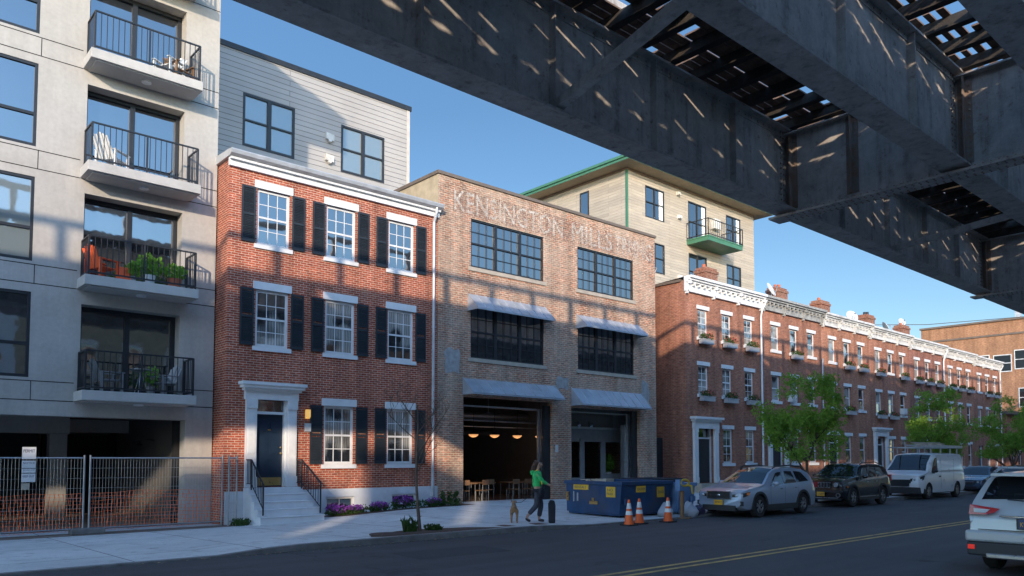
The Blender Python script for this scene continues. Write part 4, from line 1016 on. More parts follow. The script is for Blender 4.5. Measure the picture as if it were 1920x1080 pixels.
tree(45.6, 16.2, 5.5, 3.3, 34, 'bright green street tree rising behind the white van and its ladder rack')
tree(58.5, 16.2, 5.8, 3.6, 55, 'bright green street tree behind the blue sedan, cut by the white downpipe')
tree(66.0, 16.4, 6.0, 3.8, 57, 'farthest green street tree, at the right edge of the photo')
def sapling():
    x, y = 10.72, 15.45; b = side_z(x, y); root = thing('bare_sapling', 'slender bare young tree in the soil pit at the kerb', 'tree', (x, y, b)); r = random.Random(9)
    m = MB()
    def br(p, d, L, rad, lev):
        n = 5; pts = [p]; rr = [rad]
        for i in range(n): d = (d+Vector((r.gauss(0,.09), r.gauss(0,.09), .06))).normalized(); p = p+d*L/n; pts.append(p); rr.append(rad*(1-.6*(i+1)/n))
        m.tube(pts, rr, 6 if lev < 2 else 4)
        if lev < 4:
            for k in range((6, 4, 3, 2)[lev]):
                q = pts[r.randint(2 if lev else 3, n)] if lev else Vector((x, y, b)).lerp(pts[-1], .48+.075*k); a = r.uniform(0, 6.28)
                br(q, (Vector((cos(a), sin(a), r.uniform(.7, 1.5)))).normalized(), L*(.32 if lev == 0 else .55)*r.uniform(.75,1.2), max(.0045, rad*(.36 if lev == 0 else .55)), lev+1)
    br(Vector((x, y, b)), Vector((-.02, 0, 1)), 3.1, .045, 0)
    m.build('trunk', M['bark'], root)
sapling()
def weeds(x, y, rad, hh, n, label, seed, z=None, cat='weeds'):
    r = random.Random(seed); m = MB(); z = side_z(x, y) if z is None else z
    for _ in range(n):
        a = r.uniform(0, 6.28); k = r.random()**.6*rad; px, py = x+cos(a)*k, y+sin(a)*k; L = hh*r.uniform(.35, 1); dx, dy = r.gauss(0,.4), r.gauss(0,.4); w = .018
        p = Vector((px, py, z)); q = p+Vector((dx*L*.5, dy*L*.5, L*.7)); e = p+Vector((dx*L, dy*L, L))
        m.add([p+Vector((-w,0,0)), p+Vector((w,0,0)), q+Vector((w*1.3,0,0)), e, q-Vector((w*1.3,0,0))], [(0,1,2,3,4)])
        leafcloud(m, q, (.05,.05,.05), 2, .07, r)
    return tag(m.build('weeds', M['leaf_dark']), label, cat)
weeds(10.5, 15.55, .16, .42, 40, 'clump of green weeds at the foot of the bare sapling', 2)
weeds(11.15, 15.5, .2, .18, 60, 'low tuft of weeds right of the sapling in the tree pit', 3)
weeds(9.05, 22.2, .25, .25, 60, 'small weeds between the fence end and the white steps', 4)
# flower bed: separate clumps of purple flowers and a low planting
def clump(x, y, w, h, seed, label):
    r = random.Random(seed); z = side_z(x, y); root = thing('flower_clump', label, 'flowers', (x, y, z), 'purple flowers along the brick house')
    m = MB(); leafcloud(m, (x, y, z+h*.35), (w*.5, .25, h*.35), 160, .10, r); m.build('leaves', M['leaf_dark'], root)
    m = MB(); leafcloud(m, (x, y-.05, z+h*.62), (w*.48, .26, h*.36), 230, .075, r, flat=1.5); m.build('blossoms', M['purple'], root)
clump(12.25, 22.35, .85, .38, 1, 'purple flowers right beside the white steps')
clump(12.9, 22.35, .7, .34, 2, 'purple flowers below the first basement window')
clump(13.85, 22.4, .8, .36, 3, 'low purple flowers between the two basement windows')
clump(14.85, 22.45, .9, .5, 4, 'tallest clump of purple flowers, below the second basement window')
clump(16.15, 22.5, .7, .32, 5, 'purple flowers nearest the grey downpipe')
m = MB(); r = random.Random(8)
for k in range(46): x = 12.1+k*.115; leafcloud(m, (x, 22.3+r.uniform(-.1,.25), side_z(x,22.4)+.12), (.16,.18,.13+.08*r.random()), 26, .09, r)
for x in (16.6, 16.9, 17.2): leafcloud(m, (x, 22.5, side_z(x,22.5)+.25), (.12,.12,.3), 60, .12, r)
o = mb2 = m.build('bed_planting', M['leaf_dark']); o['kind'] = 'stuff'; o['label'] = 'low green planting filling the bed along the foundation'; o['category'] = 'ground cover'

for x, z, h in ((41.9, 5.14, 1), (57.5, 5.0, 3)):
    m = MB(); m.box(x-.3, 22.62, z, x+.3, 22.93, z+.42); m.box(x-.26, 22.612, z+.05, x+.26, 22.6199, z+.36); tag(m.build('window_air_conditioner', M['white_old']), 'window air conditioner on the second floor of the ' + DESC[h], 'air conditioner')
M['patch'] = plain('asphalt_patch', (.042,.043,.047), .85, var=.25, scale=12, bump=.5)
for pts in ([(22,5.9),(29,5.8),(29.1,6.7),(22.1,6.8)], [(8.2,11.8),(10.4,11.7),(10.5,12.9),(8.3,13.0)]):
    m = MB(); m.add([(p[0], p[1], .003) for p in pts], [(0,1,2,3)]); struct(m.build('road_patch', M['patch']))
# ================================================================ VEHICLES
def smoothstep(t): t = max(0, min(1, t)); return t*t*(3-2*t)
def interp(tab, x):
    if x <= tab[0][0]: return tab[0][1]
    for (a, va), (b, vb) in zip(tab[:-1], tab[1:]):
        if x <= b: t = (x-a)/(b-a); return va+(vb-va)*t
    return tab[-1][1]
def car(name, label, cat, L, W, H, top, belt, glassr, wheels, wr, paintm, zb=.2, nose=.12, tail=.10, wroof=.74, trim=None, clad=None, tumble=1.0):
    """car built along +x from nose (x=0) to tail (x=L), y across, z up; top = roof/bonnet profile, belt = belt-line profile
       glassr = dict(ws=(x base, x top), rw=(x top, x base), sides=[(x0,x1),...])"""
    root = thing(name, label, cat, (0, 0, 0)); hw = W/2
    N = 64; xs = [L*i/N for i in range(N+1)]
    def wid(x): # plan taper at both ends
        f = 1.0
        if x < .55: f -= nose*(1-x/.55)**2.2
        if x > L-.5: f -= tail*((x-L+.5)/.5)**2.2
        return hw*f
    def sect(x):
        zt = interp(top, x); be = min(interp(belt, x), zt-.02); w = wid(x); gh = zt-be
        k = min(1, gh/.45); wt = w*(1-(1-wroof)*k*tumble) ; r = .07*min(1, gh/.25)+.03
        z0 = zb + (.12*(1-min(1, x/.25)) if x < .25 else 0) + (.14*max(0, (x-L+.35)/.35))
        return [(0, z0), (w*.86, z0), (w*.965, z0+.05), (w*.99, z0+.22), (w, z0+(be-z0)*.55), (w*.985, be-.10), (w*.955, be-.012), (w*.945, be+min(.012, gh*.1)),
                (wt+.05*k*.3, zt-max(.012, r)), (wt-.03*k, zt-.35*r), (wt*.80, zt-.12*r+.0), (wt*.42, zt+.015*k), (0, zt+.02*k)], be, zt
    vs = []; K = 13
    ring = 2*K-2
    for x in xs:
        s, be, zt = sect(x); 
        xx = x
        def nx(z):   # nose and tail rounding in side view
            if x < .02: return .06*abs((z-zb)/(zt-zb)-.45)*2
            if x > L-.02: return L-.07*abs((z-zb)/(zt-zb)-.4)*1.5
            return x
        row = [(nx(z), -y, z) for y, z in s] + [(nx(z), y, z) for y, z in s[-2:0:-1]]
        vs += row
    fs = []
    for i in range(N):
        for j in range(ring): fs.append((i*ring+j, (i+1)*ring+j, (i+1)*ring+(j+1) % ring, i*ring+(j+1) % ring))
    fs.append(tuple(range(ring))); fs.append(tuple(range(N*ring, (N+1)*ring))[::-1])
    mb = MB(); mb.add(vs, fs)
    body = mb.build('body', [paintm, M['black']], root, smooth=True)
    # cut the wheel arches
    cut = MB(); 
    for wx in wheels:
        for s in (-1, 1): cut.cyl((wx, s*(hw-.30), wr), (wx, s*(hw+.3), wr), wr*1.17, n=28)
    cme = cut.build('arch_cutter', M['black'], None); md = body.modifiers.new('b', 'BOOLEAN'); md.operation = 'DIFFERENCE'; md.object = cme; md.solver = 'EXACT'; md.use_self = True
    dg = bpy.context.evaluated_depsgraph_get(); new = bpy.data.meshes.new_from_object(body.evaluated_get(dg)); body.modifiers.clear(); body.data = new
    bpy.data.objects.remove(cme)
    try: new.set_sharp_from_angle(angle=R(35))
    except Exception: pass
    def surf(x, u, push=.006):
        """point on the greenhouse side: u=0 belt, u=1 roof edge (right side +y)"""
        s, be, zt = sect(x); a = s[7]; b = s[8]; return (x, (a[0]+(b[0]-a[0])*u)+push, a[1]+(b[1]-a[1])*u+.002)
    for sgn in (-1, 1):
        for (x0, x1, s0, s1) in glassr['sides']:      # s0/s1 slant of front and rear edges
            m = MB(); n = 8; lo = [surf(x0+(x1-x0)*i/n, .06) for i in range(n+1)]; xa, xb = x0+s0, x1+s1
            hi = [surf(xa+(xb-xa)*i/n, .90) for i in range(n+1)]
            vs = [(p[0], sgn*p[1], p[2]) for p in lo+hi]; m.add(vs, [(i, i+1, n+2+i, n+1+i) if sgn < 0 else (i+1, i, n+1+i, n+2+i) for i in range(n)])
            m.build('side_window', M['glass_car'], root)
    def cross(xa, xb, name, inset=.90, ztrim=.0):
        m = MB(); n = 6; k = 5; grid = []
        for i in range(n+1):
            x = xa+(xb-xa)*i/n; s, be, zt = sect(x); w8 = s[9][0]*inset; row = []
            for j in range(-k, k+1):
                t = j/k; y = w8*t; q = abs(y)
                pts = s[8:][::-1]; z = zt+.02
                for (ya, za), (yb, zb_) in zip(pts[:-1], pts[1:]):
                    if ya <= q <= yb: z = za+(zb_-za)*((q-ya)/(yb-ya) if yb > ya else 0)
                row.append((x-(.010 if xa < L/2 else -.010), y, z+.008))
            grid += row
        c = 2*k+1; m.add(grid, [(i*c+j, i*c+j+1, (i+1)*c+j+1, (i+1)*c+j) for i in range(n) for j in range(2*k)]); return m.build(name, M['glass_car'], root)
    cross(*glassr['ws'], 'windshield')
    if 'rw' in glassr: cross(*glassr['rw'], 'rear_window', .86)
    # arch trim
    if clad:
        m = MB()
        for wx in wheels:
            for sgn in (-1, 1):
                n = 16; ri, ro = wr*1.14, wr*1.14+.075
                for i in range(n):
                    a0, a1 = pi*(-.06+1.12*i/n), pi*(-.06+1.12*(i+1)/n)
                    y0, y1 = sgn*(hw+.014), sgn*(hw-.07)
                    P = lambda r_, a, y: (wx+r_*cos(a), y, wr+r_*sin(a))
                    m.add([P(ri,a0,y0),P(ri,a1,y0),P(ro,a1,y0),P(ro,a0,y0),P(ri,a0,y1),P(ri,a1,y1),P(ro,a1,y1),P(ro,a0,y1)], [(0,1,2,3),(4,7,6,5),(0,4,5,1),(3,2,6,7)])
        for sgn in (-1, 1): m.box(wheels[0]+wr*1.2, sgn*(hw+.012), zb-.01, wheels[1]-wr*1.2, sgn*(hw-.05), zb+.17)
        m.build('wheel_arch_trim', clad, root)
    # wheels
    for wx in wheels:
        for sgn in (-1, 1):
            yo = sgn*(hw-.015); w = MB(); t = .22
            w.lathe([(wr*.60, 0), (wr*.93, 0), (wr, .035), (wr, t-.035), (wr*.93, t), (wr*.60, t)], (wx, 0, wr), 28, 1)
            w.v = [(p[0], yo-sgn*p[1], p[2]) for p in w.v]; ty = w.build('wheel', M['rubber'], root, smooth=True)
            rm = MB(); R_ = wr*.64; y1 = yo-sgn*.02
            rm.lathe([(R_*.9, .0), (R_, .0), (R_, .03), (R_*.9, .03)], (wx, 0, wr), 28, 1); rm.lathe([(0, .0), (R_*.2, .0), (R_*.24, .03)], (wx, 0, wr), 12, 1)
            rm.v = [(p[0], yo-sgn*(p[1]+.006), p[2]) for p in rm.v]
            for q in range(5):
                for dd in (-.09, .09):
                    a = 2*pi*q/5+.3+dd*1.2; b_ = 2*pi*q/5+.3+dd*2.4
                    rm.bar((wx+R_*.15*cos(a), yo-sgn*.022, wr+R_*.15*sin(a)), (wx+R_*.93*cos(b_), yo-sgn*.016, wr+R_*.93*sin(b_)), .02, .035)
            rm.build('rim', M['alloy'], ty)
            bd = MB(); bd.cyl((wx, yo-sgn*.06, wr), (wx, yo-sgn*.075, wr), R_*.97, n=24); bd.build('brake_disc', M['dark'], ty)
    # mirrors
    mx = glassr['ws'][1]-.10 if 'mx' not in glassr else glassr['mx']
    for sgn in (-1, 1):
        s, be, zt = sect(mx); m = MB(); m.ball((mx, sgn*(hw+.10), be+.10), .12, 12, 8, (.62, 1.0, .62)); m.box(mx-.03, sgn*(hw-.04), be-.01, mx+.05, sgn*(hw+.06), be+.06); m.build('wing_mirror', paintm if trim is None else trim, root, smooth=True)
    return root, sect
def plate(root, x, y, z, face, txt, w=.31, h=.155, bgm='plate_y', name='number_plate'):
    m = MB(); m.box(x-.008, y-w/2, z-h/2, x+.008, y+w/2, z+h/2); p = m.build(name, M[bgm], root)
    t = text_mesh(txt, 'plate_characters', M['plate_txt' if bgm == 'plate_y' else 'plate_y'], None, 0, 0, w*.84, h*.5, 0)
    me = t.data; sgn = face
    for v in me.vertices: X, Z = v.co.x-w*.42, v.co.z-h*.27; v.co = (x+sgn*.0115, (-X if sgn < 0 else X), z+Z); v.co.y += y
    t.parent = p
M['plate_y'] = plain('plate_yellow', (.80,.42,.03), .5, var=.05); M['plate_txt'] = plain('plate_ink', (.03,.05,.12), .5)
M['silver'] = paint('silver_paint', (.32,.38,.47), .34, .25); M['blackpaint'] = paint('black_car_paint', (.008,.009,.011), .2); M['whitepaint'] = paint('white_car_paint', (.72,.73,.74), .3)
M['bluepaint'] = paint('blue_car_paint', (.035,.07,.13), .25, .4); M['orangepaint'] = paint('orange_car_paint', (.55,.16,.03), .3); M['pearl'] = paint('pearl_grey_paint', (.46,.475,.48), .3, .2)
M['lamp'] = plain('lamp_lens', (.55,.58,.6), .1, .4, spec=.8); M['amber'] = plain('amber_lens', (.75,.2,.03), .2); M['redlens'] = plain('red_lens', (.45,.015,.015), .15, coat=1.0)
M['clad'] = plain('black_cladding', (.03,.03,.032), .6)
def shell_patch(root, sect, name, mat, u0, u1, x0, x1, z0, z1, sgn, push=.012, slant=0):
    """lens or trim that wraps the body side near the nose or tail"""
    pass
# ---- silver wagon
def front_lamps(root, W, zc, mat_amber=True, x=.02, dy=.42, w=.34, h=.13, sweep=.34):
    for sgn in (-1, 1):
        y0 = sgn*(W/2-.02-dy); y1 = sgn*(W/2-.055)
        m = MB(); vs = [(x+.005, y0, zc-h*.42), (x+.0, y0, zc+h*.2), (x+sweep, y1+sgn*.062, zc+h*.95), (x+sweep*.72, y1+sgn*.055, zc+h*.05), (x+.10, y1*.965, zc-h*.42), (x+.13, y1*.965, zc+h*.62)]
        m.add(vs, [(0,1,5,4),(4,5,2,3)]); hl = m.build('headlight', M['black'], root)
        m = MB(); m.ball((x+.025, sgn*(W/2-.30), zc-.005), .058, 10, 6, (.5,1,.8)); m.ball((x+.09, sgn*(W/2-.155), zc+.012), .052, 10, 6, (.5,1,.8)); m.build('lamp_lens', M['lamp'], hl, smooth=True)
        if mat_amber: m = MB(); m.add([(x+.20, y1+sgn*.012, zc+.0), (x+.20, y1+sgn*.012, zc+h*.66), (x+sweep-.04, y1+sgn*.066, zc+h*.84), (x+sweep*.72, y1+sgn*.064, zc+h*.10)], [(0,1,2,3)]); m.build('indicator', M['amber'], hl)
def wagon():
    L, W, H = 4.75, 1.82, 1.60
    top = [(0,.74),(.06,.80),(.35,.90),(.9,.985),(1.28,1.05),(1.45,1.14),(1.95,1.42),(2.25,1.535),(2.7,1.58),(3.4,1.575),(4.0,1.52),(4.3,1.40),(4.6,1.12),(4.70,1.0),(4.75,.90)]
    belt = [(0,.70),(1.2,.93),(2.0,.96),(3.4,1.02),(4.3,1.08),(4.75,.88)]
    r, sect = car('silver_wagon', 'silver crossover wagon parked at the kerb beside the dumpsters, first in the line', 'car', L, W, H, top, belt,
        dict(ws=(1.30, 2.22), rw=(4.12, 4.56), sides=[(1.62, 2.42, .55, .06), (2.50, 3.30, .04, -.12), (3.38, 4.10, -.05, -.28)], mx=1.72), (.93, 3.66), .345, M['silver'], .22, .17, .14, clad=M['clad'])
    g = MB(); g.box(-.012, -.40, .60, .03, .40, .80); g = g.build('grille', M['black'], r)
    m = MB(); m.box(-.02, -.42, .80, .03, .42, .825); m.box(-.02, -.42, .585, .03, .42, .605); m.box(-.02, -.42, .585, .02, -.395, .825); m.box(-.02, .395, .585, .02, .42, .825); m.box(-.022, -.38, .69, -.012, .38, .705); m.ball((-.02,0,.70), .045, 10, 6, (.3,1.4,.8)); m.build('grille_trim', M['chrome'], g)
    m = MB(); m.box(-.012, -.60, .27, .08, .60, .39); m.box(-.02, -.62, .22, .1, .62, .265); m.build('lower_grille', M['clad'], r)
    for s in (-1, 1):
        m = MB(); m.box(.03, s*.62, .38, .09, s*.83, .52); f = m.build('fog_lamp', M['clad'], r); m = MB(); m.cyl((.02, s*.72, .45), (.05, s*.72, .45), .045, n=12); m.build('lamp_lens', M['lamp'], f)
    front_lamps(r, W, .70)
    plate(r, -.03, 0, .475, -1, 'JBP4817')
    for s in (-1, 1):
        m = MB(); m.tube([(2.2, s*.60, 1.53), (2.4, s*.61, 1.60), (3.3, s*.61, 1.625), (4.05, s*.60, 1.57), (4.2, s*.6, 1.47)], .022, 8); m.build('roof_rail', M['clad'], r)
        m = MB(); m.box(2.12, s*.925, .86, 2.26, s*.945, .89); m.box(3.05, s*.925, .88, 3.19, s*.945, .91); m.build('door_handle', M['chrome'], r)
        m = MB(); m.box(4.52, s*.72, .86, 4.70, s*.895, 1.04); m.build('tail_light', M['redlens'], r)
        m = MB(); [m.box(x, s*.9125, .30, x+.008, s*.9135+s*.0, .93) for x in (1.56, 2.46, 3.34)]; m.build('door_gap', M['dark'], r)
    r.location = (21.2, 14.08, 0)
wagon()
def black_suv():
    L, W, H = 4.40, 1.84, 1.68
    top = [(0,.88),(.05,1.00),(.3,1.08),(.9,1.13),(1.18,1.16),(1.3,1.22),(1.75,1.55),(1.95,1.63),(2.5,1.665),(3.6,1.64),(3.95,1.58),(4.2,1.33),(4.34,1.08),(4.40,.95)]
    belt = [(0,.84),(1.2,1.04),(2.0,1.06),(3.4,1.10),(4.1,1.16),(4.4,.93)]
    r, sect = car('black_suv', 'black boxy SUV with a slotted grille, parked between the silver wagon and white van', 'car', L, W, H, top, belt,
        dict(ws=(1.20, 1.93), rw=(3.98, 4.26), sides=[(1.5, 2.2, .38, .03), (2.28, 2.98, .03, -.03), (3.06, 3.72, .0, -.20)], mx=1.62), (.86, 3.48), .37, M['blackpaint'], .26, .08, .08, wroof=.80, clad=M['clad'])
    for i in range(7):
        m = MB(); y = -.36+i*.12; m.box(-.018, y-.045, .74, .02, y+.045, .95); m.box(-.022, y-.033, .755, -.0181, y+.033, .935)
        o = m.build('grille_slot', M['alloy'], r); m = MB(); m.box(-.026, y-.032, .757, -.0221, y+.032, .933); m.build('slot_opening', M['dark'], o)
    for s in (-1, 1):
        m = MB(); m.cyl((-.01, s*.62, .85), (.06, s*.62, .85), .105, n=20); o = m.build('headlight', M['chrome'], r); m = MB(); m.cyl((-.02, s*.62, .85), (-.011, s*.62, .85), .085, n=20); m.build('lamp_lens', M['lamp'], o)
        m = MB(); m.cyl((.0, s*.70, .46), (.08, s*.70, .46), .085, n=18); o = m.build('fog_lamp', M['alloy'], r); m = MB(); m.cyl((-.01, s*.70, .46), (-.001, s*.70, .46), .06, n=18); m.build('lamp_lens', M['dark'], o)
        m = MB(); m.box(.30, s*.915, .74, .42, s*.932, .80); m.build('side_marker', M['amber'], r)
        m = MB(); m.tube([(2.0, s*.64, 1.62), (2.2, s*.65, 1.70), (3.4, s*.65, 1.71), (3.8, s*.64, 1.62)], .02, 8); m.build('roof_rail', M['clad'], r)
        m = MB(); m.box(1.95, s*.93, .93, 2.1, s*.95, .96); m.box(2.75, s*.93, .95, 2.9, s*.95, .98); m.build('door_handle', M['chrome'], r)
        m = MB(); m.box(1.35, s*.921, .37, 3.0, s*.935, .395); m.build('side_trim', M['alloy'], r)
        m = MB(); m.box(4.22, s*.76, .95, 4.36, s*.90, 1.2); m.build('tail_light', M['redlens'], r)
    m = MB(); m.box(-.05, -.86, .56, .14, .86, .64); m.box(-.04, -.80, .27, .1, .80, .34); m.build('bumper', M['clad'], r); m = MB(); m.box(-.05, -.7, .345, .0, .7, .37); m.build('bumper_trim', M['alloy'], r)
    plate(r, -.065, -.05, .50, -1, 'GXK8371')
    r.location = (28.75, 14.55, 0)
black_suv()
def van():
    L, W, H = 5.55, 2.02, 2.1
    top = [(0,.98),(.06,1.10),(.4,1.18),(.85,1.27),(1.0,1.33),(1.2,1.52),(1.75,1.98),(1.95,2.07),(2.4,2.12),(4.8,2.12),(5.3,2.09),(5.45,1.95),(5.50,1.5),(5.55,1.0)]
    belt = [(0,.95),(.9,1.16),(1.2,1.18),(5.4,1.22),(5.55,.98)]
    r, sect = car('white_van', 'white panel van with a ladder rack on the roof, parked behind the black SUV', 'van', L, W, H, top, belt,
        dict(ws=(.95, 1.86), sides=[(1.35, 2.12, .50, .03)], mx=1.42), (.93, 4.42), .36, M['whitepaint'], .25, .12, .03, wroof=.86, trim=M['clad'], tumble=.9)
    m = MB(); m.box(-.012, -.55, .74, .05, .55, .90); m.box(-.012, -.48, .60, .05, .48, .74); m.build('grille', M['black'], r)
    m = MB(); m.box(-.05, -.93, .26, .35, .93, .56); m.box(.35, -1.02, .26, .48, 1.02, .5); m.build('bumper', M['clad'], r, bevel=.03)
    front_lamps(r, W, .90, False, .03, .46, .4, .2, .42)
    for s in (-1, 1):
        m = MB(); m.box(2.35, s*1.006, 1.27, 5.2, s*1.016, 1.31); m.box(2.35, s*1.008, .45, 2.362, s*1.014, 1.9); m.box(3.95, s*1.008, .45, 3.962, s*1.014, 1.9); m.build('side_rail', M['whitepaint'] if 0 else plain('van_seam', (.45,.46,.47), .4), r)
        m = MB(); m.box(2.14, s*1.01, 1.0, 2.28, s*1.035, 1.06); m.build('door_handle', M['clad'], r)
    r.location = (36.65, 14.85, 0)
    lr = thing('ladder_rack', 'pale ladder rack with a ladder strapped on top of the white van', 'roof rack', (36.65, 14.85, 2.12)); m = MB()
    for s in (-.75, .75): m.cyl((.9+36.65, 14.85+s, 2.38), (5.9+36.65, 14.85+s, 2.38), .03)
    for x in (1.9, 3.1, 4.3, 5.2):
        m.cyl((36.65+x, 14.05, 2.38), (36.65+x, 15.65, 2.38), .028)
        for s in (-.75, .75): m.cyl((36.65+x, 14.85+s, 2.10), (36.65+x, 14.85+s, 2.38), .03)
    m.build('rack_frame', M['gutter'], lr); m = MB()
    for s in (-.62, -.22): m.box(37.2, 14.85+s-.02, 2.42, 43.0, 14.85+s+.02, 2.50)
    for k in range(18): m.cyl((37.4+k*.31, 14.23, 2.46), (37.4+k*.31, 14.63, 2.46), .018)
    m.build('ladder', M['gutter'], lr); m = MB()
    for x in (40.0, 41.0, 42.2): m.box(x, 14.9, 2.41, x+.4, 15.4, 2.62)
    m.cyl((39.2,15.2,2.62), (42.8,15.2,2.66), .03); m.build('roof_load', M['stone'], lr)
van()
def sedan(name, label, loc, pm, seed=0):
    L, W, H = 4.6, 1.82, 1.45
    top = [(0,.66),(.06,.72),(.5,.84),(1.05,.93),(1.25,.98),(1.9,1.33),(2.15,1.42),(2.6,1.45),(3.1,1.42),(3.9,1.12),(4.2,1.06),(4.52,1.02),(4.6,.85)]
    belt = [(0,.64),(1.2,.88),(2.2,.91),(3.8,.99),(4.6,.83)]
    r, s_ = car(name, label, 'car', L, W, H, top, belt, dict(ws=(1.25, 2.12), rw=(3.12, 3.86), sides=[(1.65, 2.40, .5, .03), (2.48, 3.35, .03, -.35)], mx=1.68), (.88, 3.62), .325, pm, .18, .16, .12)
    m = MB(); m.box(-.012, -.40, .50, .04, .40, .62); m.box(-.012, -.6, .24, .05, .6, .38); m.build('grille', M['black'], r)
    m = MB(); m.box(-.016, -.45, .62, .03, .45, .645); m.build('grille_trim', M['chrome'], r)
    front_lamps(r, W, .62, False, .03); r.location = loc; return r
sedan('blue_sedan', 'dark blue sedan parked behind the white van', (45.2, 14.9, 0), M['bluepaint'])
sedan('orange_sedan', 'orange-brown sedan at the right edge behind the blue sedan', (52.3, 14.9, 0), M['orangepaint'])
sedan('grey_sedan', 'dark grey sedan farthest along the kerb, mostly hidden', (58.8, 15.0, 0), M['blackpaint'])
def near_suv():
    # seen from behind; built nose at x=0, then turned to face away
    L, W, H = 4.60, 1.86, 1.66
    top = [(0,.80),(.06,.92),(.4,1.02),(1.0,1.10),(1.2,1.15),(1.75,1.48),(2.05,1.60),(2.6,1.655),(3.5,1.64),(3.95,1.60),(4.10,1.54),(4.32,1.26),(4.44,1.10),(4.50,.96),(4.60,.86)]
    belt = [(0,.78),(1.2,1.0),(2.2,1.03),(3.6,1.08),(4.2,1.12),(4.42,1.06),(4.6,.84)]
    r, sect = car('pale_grey_suv', 'pearl grey SUV seen from behind at the bottom right corner, on the near side', 'car', L, W, H, top, belt,
        dict(ws=(1.2, 2.02), rw=(4.06, 4.37), sides=[(1.5, 2.3, .4, .03), (2.38, 3.1, .03, -.03), (3.18, 3.8, .0, -.15)], mx=1.68), (.92, 3.60), .36, M['pearl'], .24, .12, .06, wroof=.80, clad=M['clad'])
    X = L
    m = MB(); m.box(X-.16, -.90, .30, X+.05, .90, .52); m.build('bumper', M['clad'], r, bevel=.03)
    m = MB(); m.box(X-.10, -.92, .52, X+.075, .92, .70); m.build('bumper_cover', M['pearl'], r, bevel=.04)
    m = MB(); m.box(X+.0, -.62, .27, X+.075, .62, .35); m.build('skid_trim', M['alloy'], r, bevel=.02)
    for s in (-1, 1):
        m = MB(); xx = X-.10; m.add([(X-.30, s*.925, .98),(X-.27, s*.925, 1.12),(X-.075, s*.86, 1.11),(X-.06, s*.88, .95),(X-.05, s*.42, 1.055),(X-.035, s*.50, .99),(X-.03, s*.62, .955)], [(0,1,2,3),(3,2,4,5,6)])
        m.v = [(p[0]+.03, p[1], p[2]) for p in m.v]; tl = m.build('tail_light', M['redlens'], r)
        m = MB(); m.add([(X-.02, s*.80, .99),(X-.025, s*.80, 1.05),(X-.008, s*.56, 1.04),(X+.004, s*.62, .985)], [(0,1,2,3)]); m.v = [(p[0]+.006, p[1], p[2]) for p in m.v]; m.build('lamp_lens', M['gutter'], tl)
        m = MB(); m.box(X+.04, s*.78, .40, X+.058, s*.88, .47); m.build('reflector', emit('red_reflector_glow', (.6,.02,.01), .25), r)  # light returned by the reflector is put in as a faint glow
        m = MB(); m.tube([(2.1, s*.66, 1.60), (2.3, s*.67, 1.68), (3.6, s*.67, 1.70), (4.0, s*.66, 1.62)], .022, 8); m.build('roof_rail', M['alloy'], r)
    m = MB(); m.box(X-.02, -.42, .925, X+.05, .42, .955); m.build('chrome_bar', M['chrome'], r, bevel=.008)
    m = MB(); m.lathe([(.055, 0), (.066, 0), (.066, .012), (.055, .012)], (0, 0, 0), 22, 0); m.lathe([(.018, 0), (.026, 0), (.026, .012), (.018, .012)], (0, 0, 0), 16, 0)
    m.v = [(X+.03+p[0], p[1]*1.1, 1.0+p[2]*.8) for p in m.v]; m.build('emblem', M['chrome'], r)
    m = MB(); m.box(X+.01, -.19, .745, X+.035, .19, .915); m.build('plate_frame', M['black'], r)
    plate(r, X+.042, 0, .83, 1, 'KVA5632', .31, .145, 'plate_txt')
    m = MB(); m.box(X-.01, .58, .80, X+.03, .82, .825); m.box(X-.01, .62, .765, X+.03, .74, .78); m.build('badge', M['chrome'], r)
    m = MB(); m.box(X-.33, -.60, 1.565, X-.20+.0, .60, 1.60); m.box(X-.55, -.62, 1.58, X-.30, .62, 1.615); m.build('spoiler', M['pearl'], r, bevel=.01)
    m = MB(); m.box(X-.02, -.74, .712, X+.012, .74, .722); m.build('hatch_gap', M['dark'], r)
    m = MB(); m.cyl((X-.2, .1, 1.17), (X-.14, -.35, 1.2), .012); m.build('rear_wiper', M['black'], r)
    r.rotation_euler.z = pi; r.location = (13.95+L, 3.68, 0)
near_suv()

